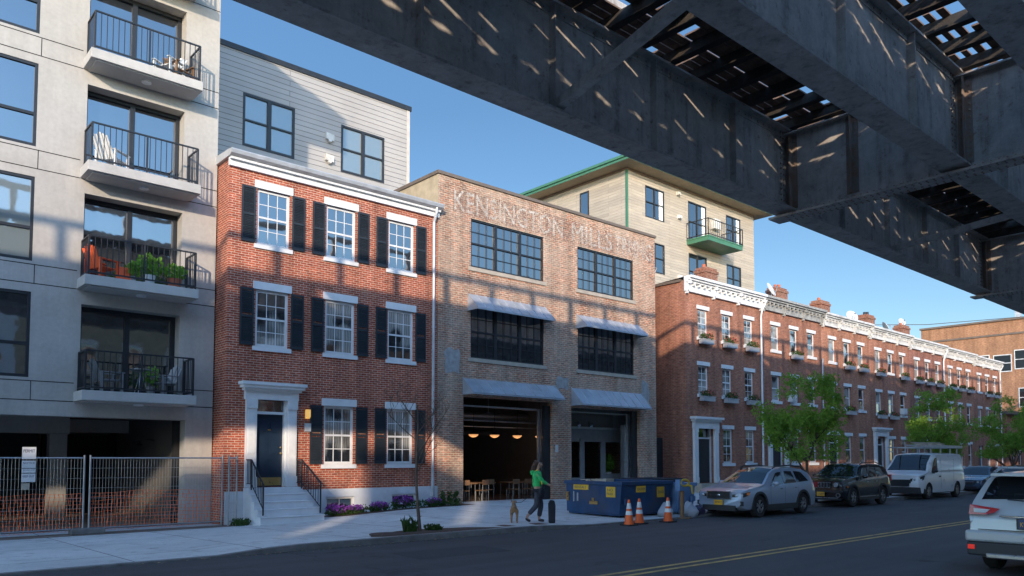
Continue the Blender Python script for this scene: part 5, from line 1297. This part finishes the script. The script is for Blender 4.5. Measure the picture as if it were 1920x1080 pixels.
# ================================================================ DUMPSTERS, CONES AND STREET CLUTTER
def dumpster(x, y, rz, Lx, Ly, h, label, mat, marks=False, name='dumpster'):
    r = thing(name, label, 'dumpster', (0, 0, 0)); m = MB(); t = .06
    def ring(x0, y0, x1, y1, z): return [(x0,y0,z),(x1,y0,z),(x1,y1,z),(x0,y1,z)]
    s = .10
    a = ring(0, s, Lx, Ly-s*.3, .16); b = ring(0, 0, Lx, Ly, h); c = ring(t, t, Lx-t, Ly-t, h); d = ring(t, s+t, Lx-t, Ly-s*.3-t, .22)
    m.add(a+b+c+d, [(3,2,1,0)]+[(i,(i+1)%4,4+(i+1)%4,4+i) for i in range(4)]+[(4+i,4+(i+1)%4,8+(i+1)%4,8+i) for i in range(4)]+[(8+i,8+(i+1)%4,12+(i+1)%4,12+i) for i in range(4)]+[(12,13,14,15)])
    for (x0, x1, y0, y1) in ((-.05, Lx+.05, -.05, .05), (-.05, Lx+.05, Ly-.05, Ly+.05), (-.05, .05, .05, Ly-.05), (Lx-.05, Lx+.05, .05, Ly-.05)): m.box(x0, y0, h-.09, x1, y1, h+.02)
    m.box(.02, .12, .10, Lx-.02, Ly-.1, .16); m.build('bin', mat, r, bevel=.012)
    m = MB()
    for xx in (.25, Lx-.45):
        for yy in (.25, Ly-.35): m.cyl((xx, yy, .055), (xx+.1, yy, .055), .055, n=12)
    m.build('caster', M['rubber'], r)
    m = MB(); m.box(.1, -.07, .45, .3, -.0, .62); m.box(Lx-.3, -.07, .45, Lx-.1, -.0, .62); m.build('lift_pocket', mat, r)
    r.location = (x, y, side_z(x, y)*0+.01); r.rotation_euler.z = R(rz); return r
M['dumpblue'] = plain('dumpster_blue', (.012,.055,.14), .5, var=.25, scale=3, dirt=((.09,.06,.045), .45)); M['dumpdark'] = plain('dumpster_dark_blue', (.008,.02,.04), .55, var=.3, dirt=((.05,.04,.035), .6))
M['binblue'] = plain('bin_pale_blue', (.13,.24,.43), .5, var=.15); M['sticker'] = plain('yellow_sticker', (.75,.45,.04), .6)
d = dumpster(18.0, 15.35, 0, 2.45, 2.35, 1.12, 'large blue steel dumpster with yellow stickers behind two orange cones', M['dumpblue'])
def on_dump(d, m_list):
    for nm, mat, boxes in m_list:
        for bx in boxes: m = MB(); m.box(*bx); o = m.build(nm, mat, None); o.parent = d
on_dump(d, [('sticker', M['sticker'], [(.7, .005, .80, 1.15, .03, 1.0), (1.72, -.002, .62, 2.08, .02, .95), (-.012, .25, .66, .03, .62, .98), (-.012, 1.35, .86, .03, 2.0, 1.02)]),
            ('paint_mark', M['awning'], [(-.03, 1.95, .48, .03, 2.0, .80), (-.03, 1.78, .5, .03, 1.84, .76)]), ('graffiti', M['brass'], [(-.035, .95, .42, .03, 1.3, .52), (-.035, 1.1, .5, .03, 1.2, .62), (-.035, 2.2, .5, .03, 2.3, .78)])])
for txt, px, py, pz, w, h, ax in (('CAUTION', .74, .0, .86, .37, .08, 0), ('DANGER', 1.76, -.007, .74, .28, .09, 0), ('NO', 0, .56, .84, .22, .08, 1), ('PARK', 0, .58, .72, .26, .08, 1), ('RENTALS', 0, 1.95, .9, .5, .08, 1)):
    t = text_mesh(txt, 'sticker_lettering', M['plate_txt'], None, 0, 0, w, h, 0)
    for v in t.data.vertices:
        if ax == 0: v.co = (v.co.x+px, py-.004, v.co.z+pz)
        else: v.co = (-.0165, py-v.co.x, v.co.z+pz)
    t.parent = d
dumpster(20.7, 16.3, 0, 1.7, 1.4, 1.15, 'darker open dumpster half hidden between the big blue one and the pale blue bin', M['dumpdark'])
dumpster(20.62, 15.15, 0, .85, .6, 1.04, 'pale blue wheeled bin beside the silver wagon', M['binblue'], name='blue_bin')
# debris in the dumpsters
r_ = random.Random(4)
m = MB(); 
for k in range(14): x, y = 18.3+r_.random()*1.9, 15.7+r_.random()*1.9; m.box(x, y, .85, x+r_.uniform(.2,.6), y+r_.uniform(.2,.5), 1.0+r_.random()*.2)
tag(m.build('cardboard_pile', M['stone']), 'scrap boxes poking out of the large blue dumpster', 'rubbish')
def cone(x, y, label, z=0):
    r = thing('traffic_cone', label, 'traffic cone', (x, y, z), 'orange traffic cones'); m = MB()
    pts = [(.19,-.19),(.19,.19),(-.19,.19),(-.19,-.19)]; m.box(x-.18, y-.18, z, x+.18, y+.18, z+.035); m.build('base', M['rubber'], r)
    prof = lambda a: .135-.105*a
    def seg(a, b, e=0): return [(prof(a)+e, z+.035+.68*a), (prof(b)+e, z+.035+.68*b)]
    m = MB(); m.lathe(seg(0,.37)+seg(.37,1)+[(0, z+.72)], (x, y, 0), 20); m.build('cone', M['cone'], r, smooth=True)
    m = MB(); m.lathe(seg(.38,.54,.004), (x, y, 0), 20); m.lathe(seg(.63,.86,.004), (x, y, 0), 20); m.build('reflective_bands', M['white'], r, smooth=True)
    return r
M['cone'] = plain('cone_orange', (.85,.13,.02), .5, var=.08)
c1 = cone(16.72, 14.0, 'orange cone at the near corner of the large dumpster, leftmost of three')
dup(c1, (17.35, 14.15, 0), 'orange cone in the middle, in front of the dumpster side')
dup(c1, (18.45, 13.98, 0), 'orange cone nearest the silver wagon, beside the rusty post')
# stand pipe with yellow hose
r = thing('hose_post', 'rusty brown post with a yellow hose loop between the cone and the blue bin', 'post', (19.98, 14.6, 0))
m = MB(); m.cyl((19.98,14.6,.02), (19.98,14.6,1.0), .065, .075, 12); m.cyl((19.98,14.6,.0), (19.98,14.6,.035), .30, n=20); m.build('post', M['wood'], r)
m = MB(); m.tube([(20.02+.22*cos(a), 14.52, 1.10+.10*sin(a)) for a in [i*2*pi/16 for i in range(17)]], .035, 8); m.tube([(20.15,14.5,1.02),(20.28,14.45,1.0),(20.33,14.45,.75)], .03, 8); m.build('hose_loop', plain('yellow_hose', (.65,.45,.05), .45), r)
m = MB(); m.box(19.75, 14.5, .86, 19.97, 14.68, 1.2); m.build('valve', M['binblue'], r)
M['sheetgrey'] = plain('plastic_sheet', (.36,.39,.44), .5)
def sack(x, y, w, h, seed, label, mat):
    r = random.Random(seed); m = MB(); m.ball((0,0,0), 1, 18, 12)
    vs = []
    for p in m.v:
        v = Vector(p); k = 1+.16*sin(v.x*5+seed)+.12*sin(v.y*7+v.z*4+seed)+r.uniform(-.03,.03); z = max(-.72, v.z)*k; q = (1-.45*max(0, z)) 
        vs.append((x+v.x*w*k*q, y+v.y*w*k*q*.8, .01+(z+.72)*h/1.6))
    m.v = vs; return tag(m.build('rubbish_sack', mat, smooth='all'), label, 'rubbish sack', 'rubbish sacks by the bins')
sack(19.66, 15.0, .28, .42, 1, 'white plastic sack right of the third cone, behind its base', M['sheetgrey'])
sack(20.55, 14.75, .36, .42, 2, 'white sheet-like sack slumped against the pale blue bin', M['sheetgrey'])
sack(21.0, 14.72, .24, .34, 5, 'dark purple-grey sack between the blue bin and the silver wagon', plain('dark_sack', (.05,.045,.09), .4))

# ================================================================ FENCE
def fence_panel(x0, x1, y, label, zb=-.08, zt=1.9):
    r = thing('site_fence', label, 'fence panel', ((x0+x1)/2, y, zb), 'temporary site fence panels'); m = MB()
    for x in (x0, x1): m.cyl((x, y, zb), (x, y, zt+.04), .026, n=10)
    m.cyl((x0, y, zt-.03), (x1, y, zt-.03), .02, n=8); m.cyl((x0, y, zb+.12), (x1, y, zb+.12), .02, n=8); m.build('frame', M['metal'], r)
    m = MB(); n = int((x1-x0)/.075)
    for i in range(1, n): x = x0+(x1-x0)*i/n; m.cyl((x, y, zb+.13), (x, y, zt-.04), .0032, n=4, caps=False)
    for k in range(1, 7): z = zb+.13+(zt-zb-.17)*k/7; m.cyl((x0, y-.006, z), (x1, y-.006, z), .0032, n=4, caps=False)
    m.build('wire_mesh', M['metal'], r)
fence_panel(1.2, 5.02, 22.45, 'left temporary wire fence panel carrying the paper notices')
fence_panel(5.16, 8.62, 22.45, 'right temporary wire fence panel in front of the garage opening')
fence_panel(8.72, 8.95, 22.2, 'narrow end piece of site fence against the brick house')
def net(x0, x1, y, label):
    m = MB(); r = random.Random(int(x0*7)); n = int((x1-x0)/.105)
    top = lambda x: .93+.02*sin(x*2.1)+.06*smoothstep((x-3)/3); sag = lambda x, k: .012*sin(x*5+k*2)
    for i in range(n+1):
        x = x0+(x1-x0)*i/n; h = top(x)
        pts = [(x+.02*sin(k*1.3+i*.7), y+.02*sin(k+i), -.02+h*k/10) for k in range(11)]
        for p, q in zip(pts[:-1], pts[1:]): m.bar(p, q, .020, .003)
    for k in range(0, 11, 1):
        for i in range(n): xa, xb = x0+(x1-x0)*i/n, x0+(x1-x0)*(i+1)/n; m.bar((xa, y+.004, -.02+top(xa)*k/10+sag(xa,k)), (xb, y+.004, -.02+top(xb)*k/10+sag(xb,k)), .003, .009)
    return tag(m.build('safety_net', M['orangenet']), label, 'safety netting', 'orange safety netting on the fence')
net(1.2, 5.0, 22.56, 'orange plastic safety net behind the left fence panel')
net(5.2, 8.7, 22.56, 'orange plastic safety net behind the right fence panel')
m = MB(); m.box(4.72, 22.2, -.09, 5.5, 22.6, .06); tag(m.build('fence_foot', M['kerb'], bevel=.02), 'grey weighted foot block joining the two fence panels', 'fence foot')
r = thing('site_notice', 'white paper notices pinned to the left fence panel', 'notice', (3.75, 22.42, 1.2))
for k, (z0, z1) in enumerate(((1.84, 2.14), (1.62, 1.80), (1.50, 1.60), (1.27, 1.48))):
    m = MB(); m.box(3.62, 22.405, z0, 3.92, 22.415, z1); s = m.build('sheet', M['white'], r)
    text_mesh(('PERMIT', 'NOTICE', 'WORK SITE', 'KEEP OUT')[k], 'sheet_lettering', M['plate_txt'], s, 3.645, z0+(z1-z0)*.55, .25, (z1-z0)*.25, 22.401)
m = MB(); m.box(3.62, 22.405, 1.08, 3.80, 22.415, 1.24); m.build('sheet', M['stone'], r)

# ================================================================ BALCONY FURNITURE
def slat_chair(x, y, z, rz, mat, label, name='balcony_chair', recl=0):
    """adirondack-like chair"""
    r = thing(name, label, 'chair', (0,0,0)); m = MB()
    for i in range(5): m.box(-.25+i*.1, -.28, .33-.0, -.25+i*.1+.09, .22, .355)
    m.build('seat', mat, r); m = MB()
    for i in range(5):
        a, hgt = -.25+i*.1, .62-.05*abs(i-2); m.add([(a,.20,.30),(a+.09,.20,.30),(a+.09,.42+recl,.30+hgt),(a,.42+recl,.30+hgt),(a,.225,.30),(a+.09,.225,.30),(a+.09,.445+recl,.30+hgt),(a,.445+recl,.30+hgt)], [(0,1,2,3),(7,6,5,4),(0,4,5,1),(3,2,6,7),(0,3,7,4),(1,5,6,2)])
    m.build('backrest', mat, r)
    for s in (-1, 1): m = MB(); m.box(s*.27-.05, -.34, .54, s*.27+.05, .32, .565); m.build('armrest', mat, r)
    for s in (-1, 1):
        for yy in (-.3, .24): m = MB(); m.box(s*.29-.025, yy, 0, s*.29+.025, yy+.07, .54); m.build('leg', mat, r)
    r.location = (x, y, z); r.rotation_euler.z = R(rz); return r
M['chair_red'] = plain('red_orange_paint', (.85,.13,.035), .5, var=.08); M['chair_wh'] = plain('white_plastic', (.7,.7,.68), .5, var=.05)
c = slat_chair(5.55, 23.5, 6.80, 115, M['chair_red'], 'red-orange slatted armchair on the third balcony from the top')
MB_ = MB(); MB_.box(5.95, 23.3, 6.80, 6.25, 23.6, 7.22); tag(MB_.build('side_table', M['chair_red'], bevel=.01), 'small red-orange side table next to the slatted armchair', 'side table')
slat_chair(5.75, 23.55, 9.92, 130, M['chair_wh'], 'white reclining chair on the balcony above the red armchair', recl=.15)
slat_chair(7.2, 23.5, 13.04, -60, M['chair_wh'], 'white folding chair at the right of the topmost full balcony', recl=.05)
slat_chair(7.5, 23.55, 13.04, 20, M['wood'], 'brown wooden chair tucked right of the white folding chair')
slat_chair(7.25, 23.45, 3.68, -70, M['metal'], 'metal chair at the right of the lowest balcony')
slat_chair(5.75, 23.45, 3.68, 100, M['metal'], 'metal chair at the left of the lowest balcony')
r = thing('bistro_table', 'small round metal table on the lowest balcony', 'table', (6.6, 23.4, 3.68)); m = MB(); m.cyl((6.6,23.4,4.36), (6.6,23.4,4.38), .3, n=20); m.build('tabletop', M['metal'], r); m = MB()
for a in (0, 2.1, 4.2): m.cyl((6.6+.22*cos(a),23.4+.22*sin(a),3.68), (6.6,23.4,4.36), .012)
m.build('leg', M['metal'], r)
def pot(x, y, z, w, h, lw, lh, mat, label, seed, n=150):
    r = thing('potted_plant', label, 'potted plant', (x, y, z)); m = MB(); m.lathe([(0,0),(w*.75,0),(w,h),(w*.9,h),(w*.85,h-.03),(0,h-.03)], (x, y, z), 16); m.build('pot', mat, r)
    m = MB(); leafcloud(m, (x, y, z+h+lh*.45), (lw, .3, lh*.55), n, .14, random.Random(seed)); m.build('leaves', M['leaf_plant'], r)
pot(6.75, 23.35, 6.80, .17, .3, .42, .62, M['white'], 'leafy plant in a white pot, middle of the third balcony', 1, 230)
pot(7.45, 23.35, 6.80, .20, .3, .36, .45, M['terracotta'], 'leafy plant in a terracotta pot at the right of the third balcony', 2, 170)
pot(6.3, 23.4, 6.80, .12, .2, .22, .42, M['metal'], 'small plant left of the white pot on the third balcony', 3, 90)
pot(6.95, 23.65, 3.68, .14, .25, .25, .6, M['metal'], 'dim plant against the glass on the lowest balcony', 6, 80)
pot(27.9, 24.65, 1.0, .18, .22, .42, .9, M['white'], 'leafy green plant inside the right garage bay', 8, 320)

# ================================================================ INSIDE THE MILL
for k, x in enumerate((20.15, 21.3, 22.6, 23.95)):
    y, z = 25.2, 2.83; r = thing('pendant_lamp', ('leftmost', 'second', 'third', 'rightmost')[k]+' glowing pendant lamp in the row inside the left bay', 'pendant lamp', (x, y, z), 'glowing pendant lamps inside the mill')
    m = MB(); m.cyl((x,y,z+.14), (x,y,4.5), .01); m.lathe([(.03,.16),(.06,.12),(.20,.05),(.22,.03)], (x, y, z), 18); m.build('shade', M['black'], r)
    m = MB(); m.lathe([(.0,-.09),(.1,-.075),(.17,-.03),(.21,.03),(0,.03)], (x, y, z), 18); m.build('globe', emit('lamp_glow', (.9,.42,.16), .42), r)
    ld = bpy.data.lights.new('lamp_light', 'POINT'); ld.energy = 1.3; ld.color = (1,.62,.35); ld.shadow_soft_size = .15; lo = bpy.data.objects.new('lamp_light', ld); COL.objects.link(lo); lo.parent = r; lo.location = (0,0,-.2)
def cafe_table(x, y, label):
    r = thing('shop_table', label, 'table', (x, y, .12), 'tables inside the left bay'); m = MB(); m.box(x-.45, y-.35, .82, x+.45, y+.35, .86); m.build('tabletop', M['wood'], r)
    for sx in (-.38, .38):
        for sy in (-.28, .28): m = MB(); m.cyl((x+sx,y+sy,.12), (x+sx,y+sy,.82), .02, n=6); m.build('leg', M['metal'], r)
for k, (x, y) in enumerate(((19.4, 24.9), (20.8, 25.4), (22.0, 24.9), (23.4, 25.3))): cafe_table(x, y, ('leftmost', 'second', 'third', 'rightmost')[k]+' wooden table in the dim left bay')
def stool_chair(x, y, rz, k):
    r = thing('shop_chair', ('leftmost', 'second', 'third', 'fourth', 'fifth', 'rightmost')[k]+' dark chair among the tables in the left bay', 'chair', (0,0,0), 'chairs inside the left bay'); m = MB(); m.box(-.2,-.2,.44,.2,.2,.47); m.build('seat', M['wood'], r)
    m = MB(); m.box(-.2,.18,.68,.2,.21,.88); m.build('backrest', M['wood'], r)
    for sx in (-.18, .18):
        for sy in (-.18, .19): m = MB(); m.cyl((sx,sy,0), (sx,sy,.44 if sy < 0 else .88), .014, n=6); m.build('leg', M['metal'], r)
    r.location = (x, y, .12); r.rotation_euler.z = R(rz)
for k, (x, y, a) in enumerate(((18.9, 24.3, 170), (19.8, 24.2, 190), (20.5, 24.7, 175), (21.5, 24.25, 185), (22.3, 24.3, 170), (23.2, 24.6, 200))): stool_chair(x, y, a, k)

# ================================================================ PERSON AND DOG
def skin_chain(name, pts, edges, mat, parent, root_i=0, sub=2, T=None):
    me = bpy.data.meshes.new(name); vs = [Vector(p[:3]) for p in pts]
    if T: vs = [T @ v for v in vs]
    if parent is not None: q = off(parent); vs = [v-q for v in vs]
    me.from_pydata(vs, edges, []); o = bpy.data.objects.new(name, me); COL.objects.link(o); o.parent = parent; me.materials.append(mat)
    md = o.modifiers.new('skin', 'SKIN'); md.use_smooth_shade = True
    lay = me.skin_vertices[0].data if me.skin_vertices else None
    if lay is None:
        bm = bmesh.new(); bm.from_mesh(me); bm.verts.layers.skin.verify(); bm.to_mesh(me); bm.free(); lay = me.skin_vertices[0].data
    for i, p in enumerate(pts):
        rr = p[3] if isinstance(p[3], tuple) else (p[3], p[3]); lay[i].radius = rr; lay[i].use_root = (i == root_i)
    s = o.modifiers.new('sub', 'SUBSURF'); s.levels = sub; s.render_levels = sub
    return o
def freeze(o):
    dg = bpy.context.evaluated_depsgraph_get(); me = bpy.data.meshes.new_from_object(o.evaluated_get(dg)); o.modifiers.clear(); o.data = me
    me.polygons.foreach_set('use_smooth', [True]*len(me.polygons)); return o
def person():
    # facing +x (to the right, slightly away); left leg forward, stepping
    r = thing('person', 'person in a green hoodie and dark trousers walking by the garage with a dark bag', 'person', (0,0,0))
    skin = plain('skin', (.42,.24,.17), .6); green = plain('green_hoodie', (.04,.50,.14), .85, var=.2, scale=9, bump=.4); jeans = plain('dark_jeans', (.045,.05,.065), .85, var=.2, scale=8, bump=.4); hair = plain('brown_hair', (.075,.035,.02), .7, var=.35, scale=30, bump=1)
    # body (skin): head, neck, torso core, arms, legs
    P = [(0,0,.92,(.11,.13)), (0,0,1.10,(.10,.12)), (.01,0,1.28,(.11,.14)), (.0,0,1.40,(.07,.08)), (.01,0,1.47,.052), (.035,0,1.53,.062), (.05,0,1.60,(.082,.088)), (.04,0,1.68,(.075,.078)),
         (.0,.17,1.37,.05), (-.06,.22,1.12,.042), (.02,.23,.90,.034), (.06,.23,.84,.028),
         (.0,-.17,1.37,.05), (.10,-.22,1.16,.042), (.33,-.20,1.04,.032), (.385,-.20,1.02,.026),
         (0,.09,.86,.085), (.12,.10,.50,.058), (.05,.10,.12,.04), (.09,.10,.05,.042), (.20,.10,.035,.03),
         (0,-.09,.86,.085), (-.02,-.10,.48,.058), (-.27,-.10,.20,.04), (-.30,-.10,.12,.04), (-.20,-.10,.045,.03)]
    E = [(0,1),(1,2),(2,3),(3,4),(4,5),(5,6),(6,7),(2,8),(8,9),(9,10),(10,11),(2,12),(12,13),(13,14),(14,15),(0,16),(16,17),(17,18),(18,19),(19,20),(0,21),(21,22),(22,23),(23,24),(24,25)]
    body = freeze(skin_chain('body', P, E, skin, r))
    # hands: five fingers each, joined to the body mesh
    def hand(w, d, upv, parent):
        d = Vector(d).normalized(); side = d.cross(Vector(upv)).normalized(); w = Vector(w); pts = [(*w, .022), (*(w+d*.05), (.032,.016)), (*(w+d*.085), (.034,.014))]; E = [(0,1),(1,2)]
        for k in range(4):
            L = (.055, .068, .072, .060)[k]; o = side*(-.030+.02*k); b = w+d*.085+o; i = len(pts); cv = Vector(upv)*-.012*(k*.3+1)
            pts += [(*b, .0085), (*(b+d*L*.5+cv*.5), .008), (*(b+d*L+cv*1.6), .0065)]; E += [(2,i),(i,i+1),(i+1,i+2)]
        i = len(pts); b = w+d*.02-side*.03; pts += [(*b, .011), (*(b+d*.03-side*.02), .0095), (*(b+d*.055-side*.022), .008)]; E += [(0,i),(i,i+1),(i+1,i+2)]
        return freeze(skin_chain('hand', pts, E, skin, parent, 0, 1))
    glove = hand((.385,-.20,1.02), (1,-.05,-.25), (0,0,1), body); hand((.06,.23,.84), (.25,0,-1), (1,0,0), body)
    f = MB(); f.ball((.142,0,1.60), .016, 8, 6, (1.1,.8,1.3)); f.build('nose', skin, body, smooth=True)
    for s in (-1, 1):
        f = MB(); f.ball((.122, s*.032, 1.625), .012, 8, 6); e = f.build('eye', M['white'], body, smooth=True); f = MB(); f.ball((.131, s*.032, 1.625), .006, 6, 5); f.build('iris', M['black'], e)
        f = MB(); f.ball((.035, s*.088, 1.60), .024, 8, 6, (.8,.4,1.2)); f.build('ear', skin, body, smooth=True)
    f = MB(); f.ball((.125,0,1.562), .018, 8, 5, (.6,1.3,.35)); f.build('mouth', plain('lips', (.35,.12,.10), .5), body, smooth=True)
    # hair, long, tied back over the shoulders
    H = [(.03,0,1.70,(.085,.088)), (-.02,0,1.66,(.095,.098)), (-.06,0,1.58,(.075,.09)), (-.11,0,1.47,(.065,.09)), (-.13,0,1.36,(.045,.07))]
    freeze(skin_chain('hair', H, [(0,1),(1,2),(2,3),(3,4)], hair, body, 0, 2))
    # clothing
    J = [(0,0,.93,(.145,.175)), (0,0,1.08,(.135,.165)), (.01,0,1.26,(.14,.18)), (.0,0,1.38,(.10,.13)), (-.01,0,1.44,(.075,.085)), (.0,.17,1.375,.075), (-.06,.235,1.12,.062), (.01,.24,.93,.05), (.0,-.17,1.375,.075), (.10,-.235,1.16,.062), (.27,-.21,1.065,.048)]
    freeze(skin_chain('hoodie', J, [(0,1),(1,2),(2,3),(3,4),(2,5),(5,6),(6,7),(2,8),(8,9),(9,10)], green, r, 0, 2))
    freeze(skin_chain('hood', [(-.04,0,1.43,(.09,.13)), (-.12,0,1.38,(.06,.12)), (-.135,0,1.30,(.03,.07))], [(0,1),(1,2)], green, r, 0, 2))
    Tt = [(0,0,.93,(.125,.155)), (0,.09,.84,.105), (.12,.10,.50,.082), (.06,.10,.14,.07), (0,-.09,.84,.105), (-.02,-.10,.48,.082), (-.25,-.10,.23,.066)]
    freeze(skin_chain('trousers', Tt, [(0,1),(1,2),(2,3),(0,4),(4,5),(5,6)], jeans, r, 0, 2))
    for pts in ([(.03,.10,.07,.05), (.10,.10,.05,.045), (.21,.10,.04,.035)], [(-.33,-.10,.14,.045), (-.28,-.10,.08,.045), (-.19,-.10,.04,.035)]): freeze(skin_chain('shoe', pts, [(0,1),(1,2)], M['black'], r, 0, 2))
    x, y = 14.75, 15.62; z = side_z(x, y)+.01
    r.location = (x, y, z); r.rotation_euler.z = R(-38); r.scale = (1, 1, .99)
    # shoulder bag and long dark case carried at the side
    b = thing('shoulder_bag', 'dark shoulder bag hanging at the hip of the person in green', 'bag', (0,0,0)); navy = plain('dark_canvas', (.012,.014,.022), .8)
    sk = freeze(skin_chain('bag', [(.1,-.30,.98,(.07,.10)), (.09,-.31,.80,(.08,.13)), (.07,-.30,.66,(.06,.11))], [(0,1),(1,2)], navy, b, 0, 2)); m = MB(); m.tube([(.1,-.30,1.05),(.08,-.22,1.30),(.0,-.12,1.45),(-.09,.02,1.40)], .012, 6); m.build('strap', M['sticker'], b)
    b.location = r.location; b.rotation_euler.z = R(-38)
    c = MB(); c.prism([(-.09,.02),(.09,.02),(.10,.5),(.07,.64),(-.05,.66),(-.10,.55)], 1, -.09, .09); o = c.build('long_case', navy, bevel=.03); tag(o, 'tall dark case standing on the pavement in front of the person in green', 'case'); o.location = (15.05, 15.35, side_z(15,15.3)+.005); o.rotation_euler.z = R(-40)
person()
def dog():
    # seen from behind, walking away; built facing +x
    r = thing('dog', 'short-haired tan dog seen from behind, standing left of the person in green', 'dog', (0,0,0)); fur = plain('tan_fur', (.30,.16,.075), .9, var=.35, scale=6, bump=.6, dirt=((.08,.05,.03), .6))
    P = [(-.26,0,.50,(.095,.10)), (-.08,0,.49,(.085,.09)), (.14,0,.48,(.115,.12)), (.30,0,.55,(.08,.085)), (.40,0,.64,(.058,.06)), (.48,0,.70,(.068,.068)), (.58,0,.67,(.042,.042)), (.65,0,.655,(.028,.03)),
         (-.30,.075,.40,.07), (-.22,.085,.30,.05), (-.36,.085,.17,.026), (-.34,.085,.04,.024), (-.28,.085,.022,.024),
         (-.30,-.075,.40,.07), (-.26,-.085,.30,.05), (-.42,-.085,.18,.026), (-.42,-.085,.04,.024), (-.36,-.085,.022,.024),
         (.20,.085,.38,.05), (.16,.09,.25,.032), (.20,.09,.13,.024), (.22,.09,.03,.024), (.27,.09,.02,.022),
         (.20,-.085,.38,.05), (.24,-.09,.25,.032), (.28,-.09,.13,.024), (.30,-.09,.03,.024), (.35,-.09,.02,.022),
         (-.36,0,.54,.028), (-.42,0,.46,.02), (-.45,.02,.36,.012)]
    E = [(0,1),(1,2),(2,3),(3,4),(4,5),(5,6),(6,7),(0,8),(8,9),(9,10),(10,11),(11,12),(0,13),(13,14),(14,15),(15,16),(16,17),(2,18),(18,19),(19,20),(20,21),(21,22),(2,23),(23,24),(24,25),(25,26),(26,27),(0,28),(28,29),(29,30)]
    b = freeze(skin_chain('body', P, E, fur, r, 0, 2))
    for s in (-1, 1):
        e = freeze(skin_chain('ear', [(.46,s*.055,.745,(.03,.018)), (.45,s*.085,.70,(.028,.012)), (.45,s*.09,.65,(.015,.008))], [(0,1),(1,2)], fur, r, 0, 1))
        m = MB(); m.ball((.52, s*.05, .715), .010, 6, 5); m.build('eye', M['black'], r)
    m = MB(); m.ball((.675,0,.665), .018, 8, 5); m.build('nose', M['black'], r)
    x, y = 14.1, 15.85; r.location = (x, y, side_z(x, y)+.005); r.rotation_euler.z = R(50); r.scale = (.78,.85,.78)
    m = MB(); a = Vector((14.35, 16.2, .62)); c = Vector((14.9, 15.75, 1.0)); m.tube([a, a.lerp(c, .35)-Vector((0,0,.12)), a.lerp(c, .7)-Vector((0,0,.06)), c], .007, 5); tag(m.build('dog_leash', M['black']), 'dark leash between the dog and the person in green', 'leash')
dog()
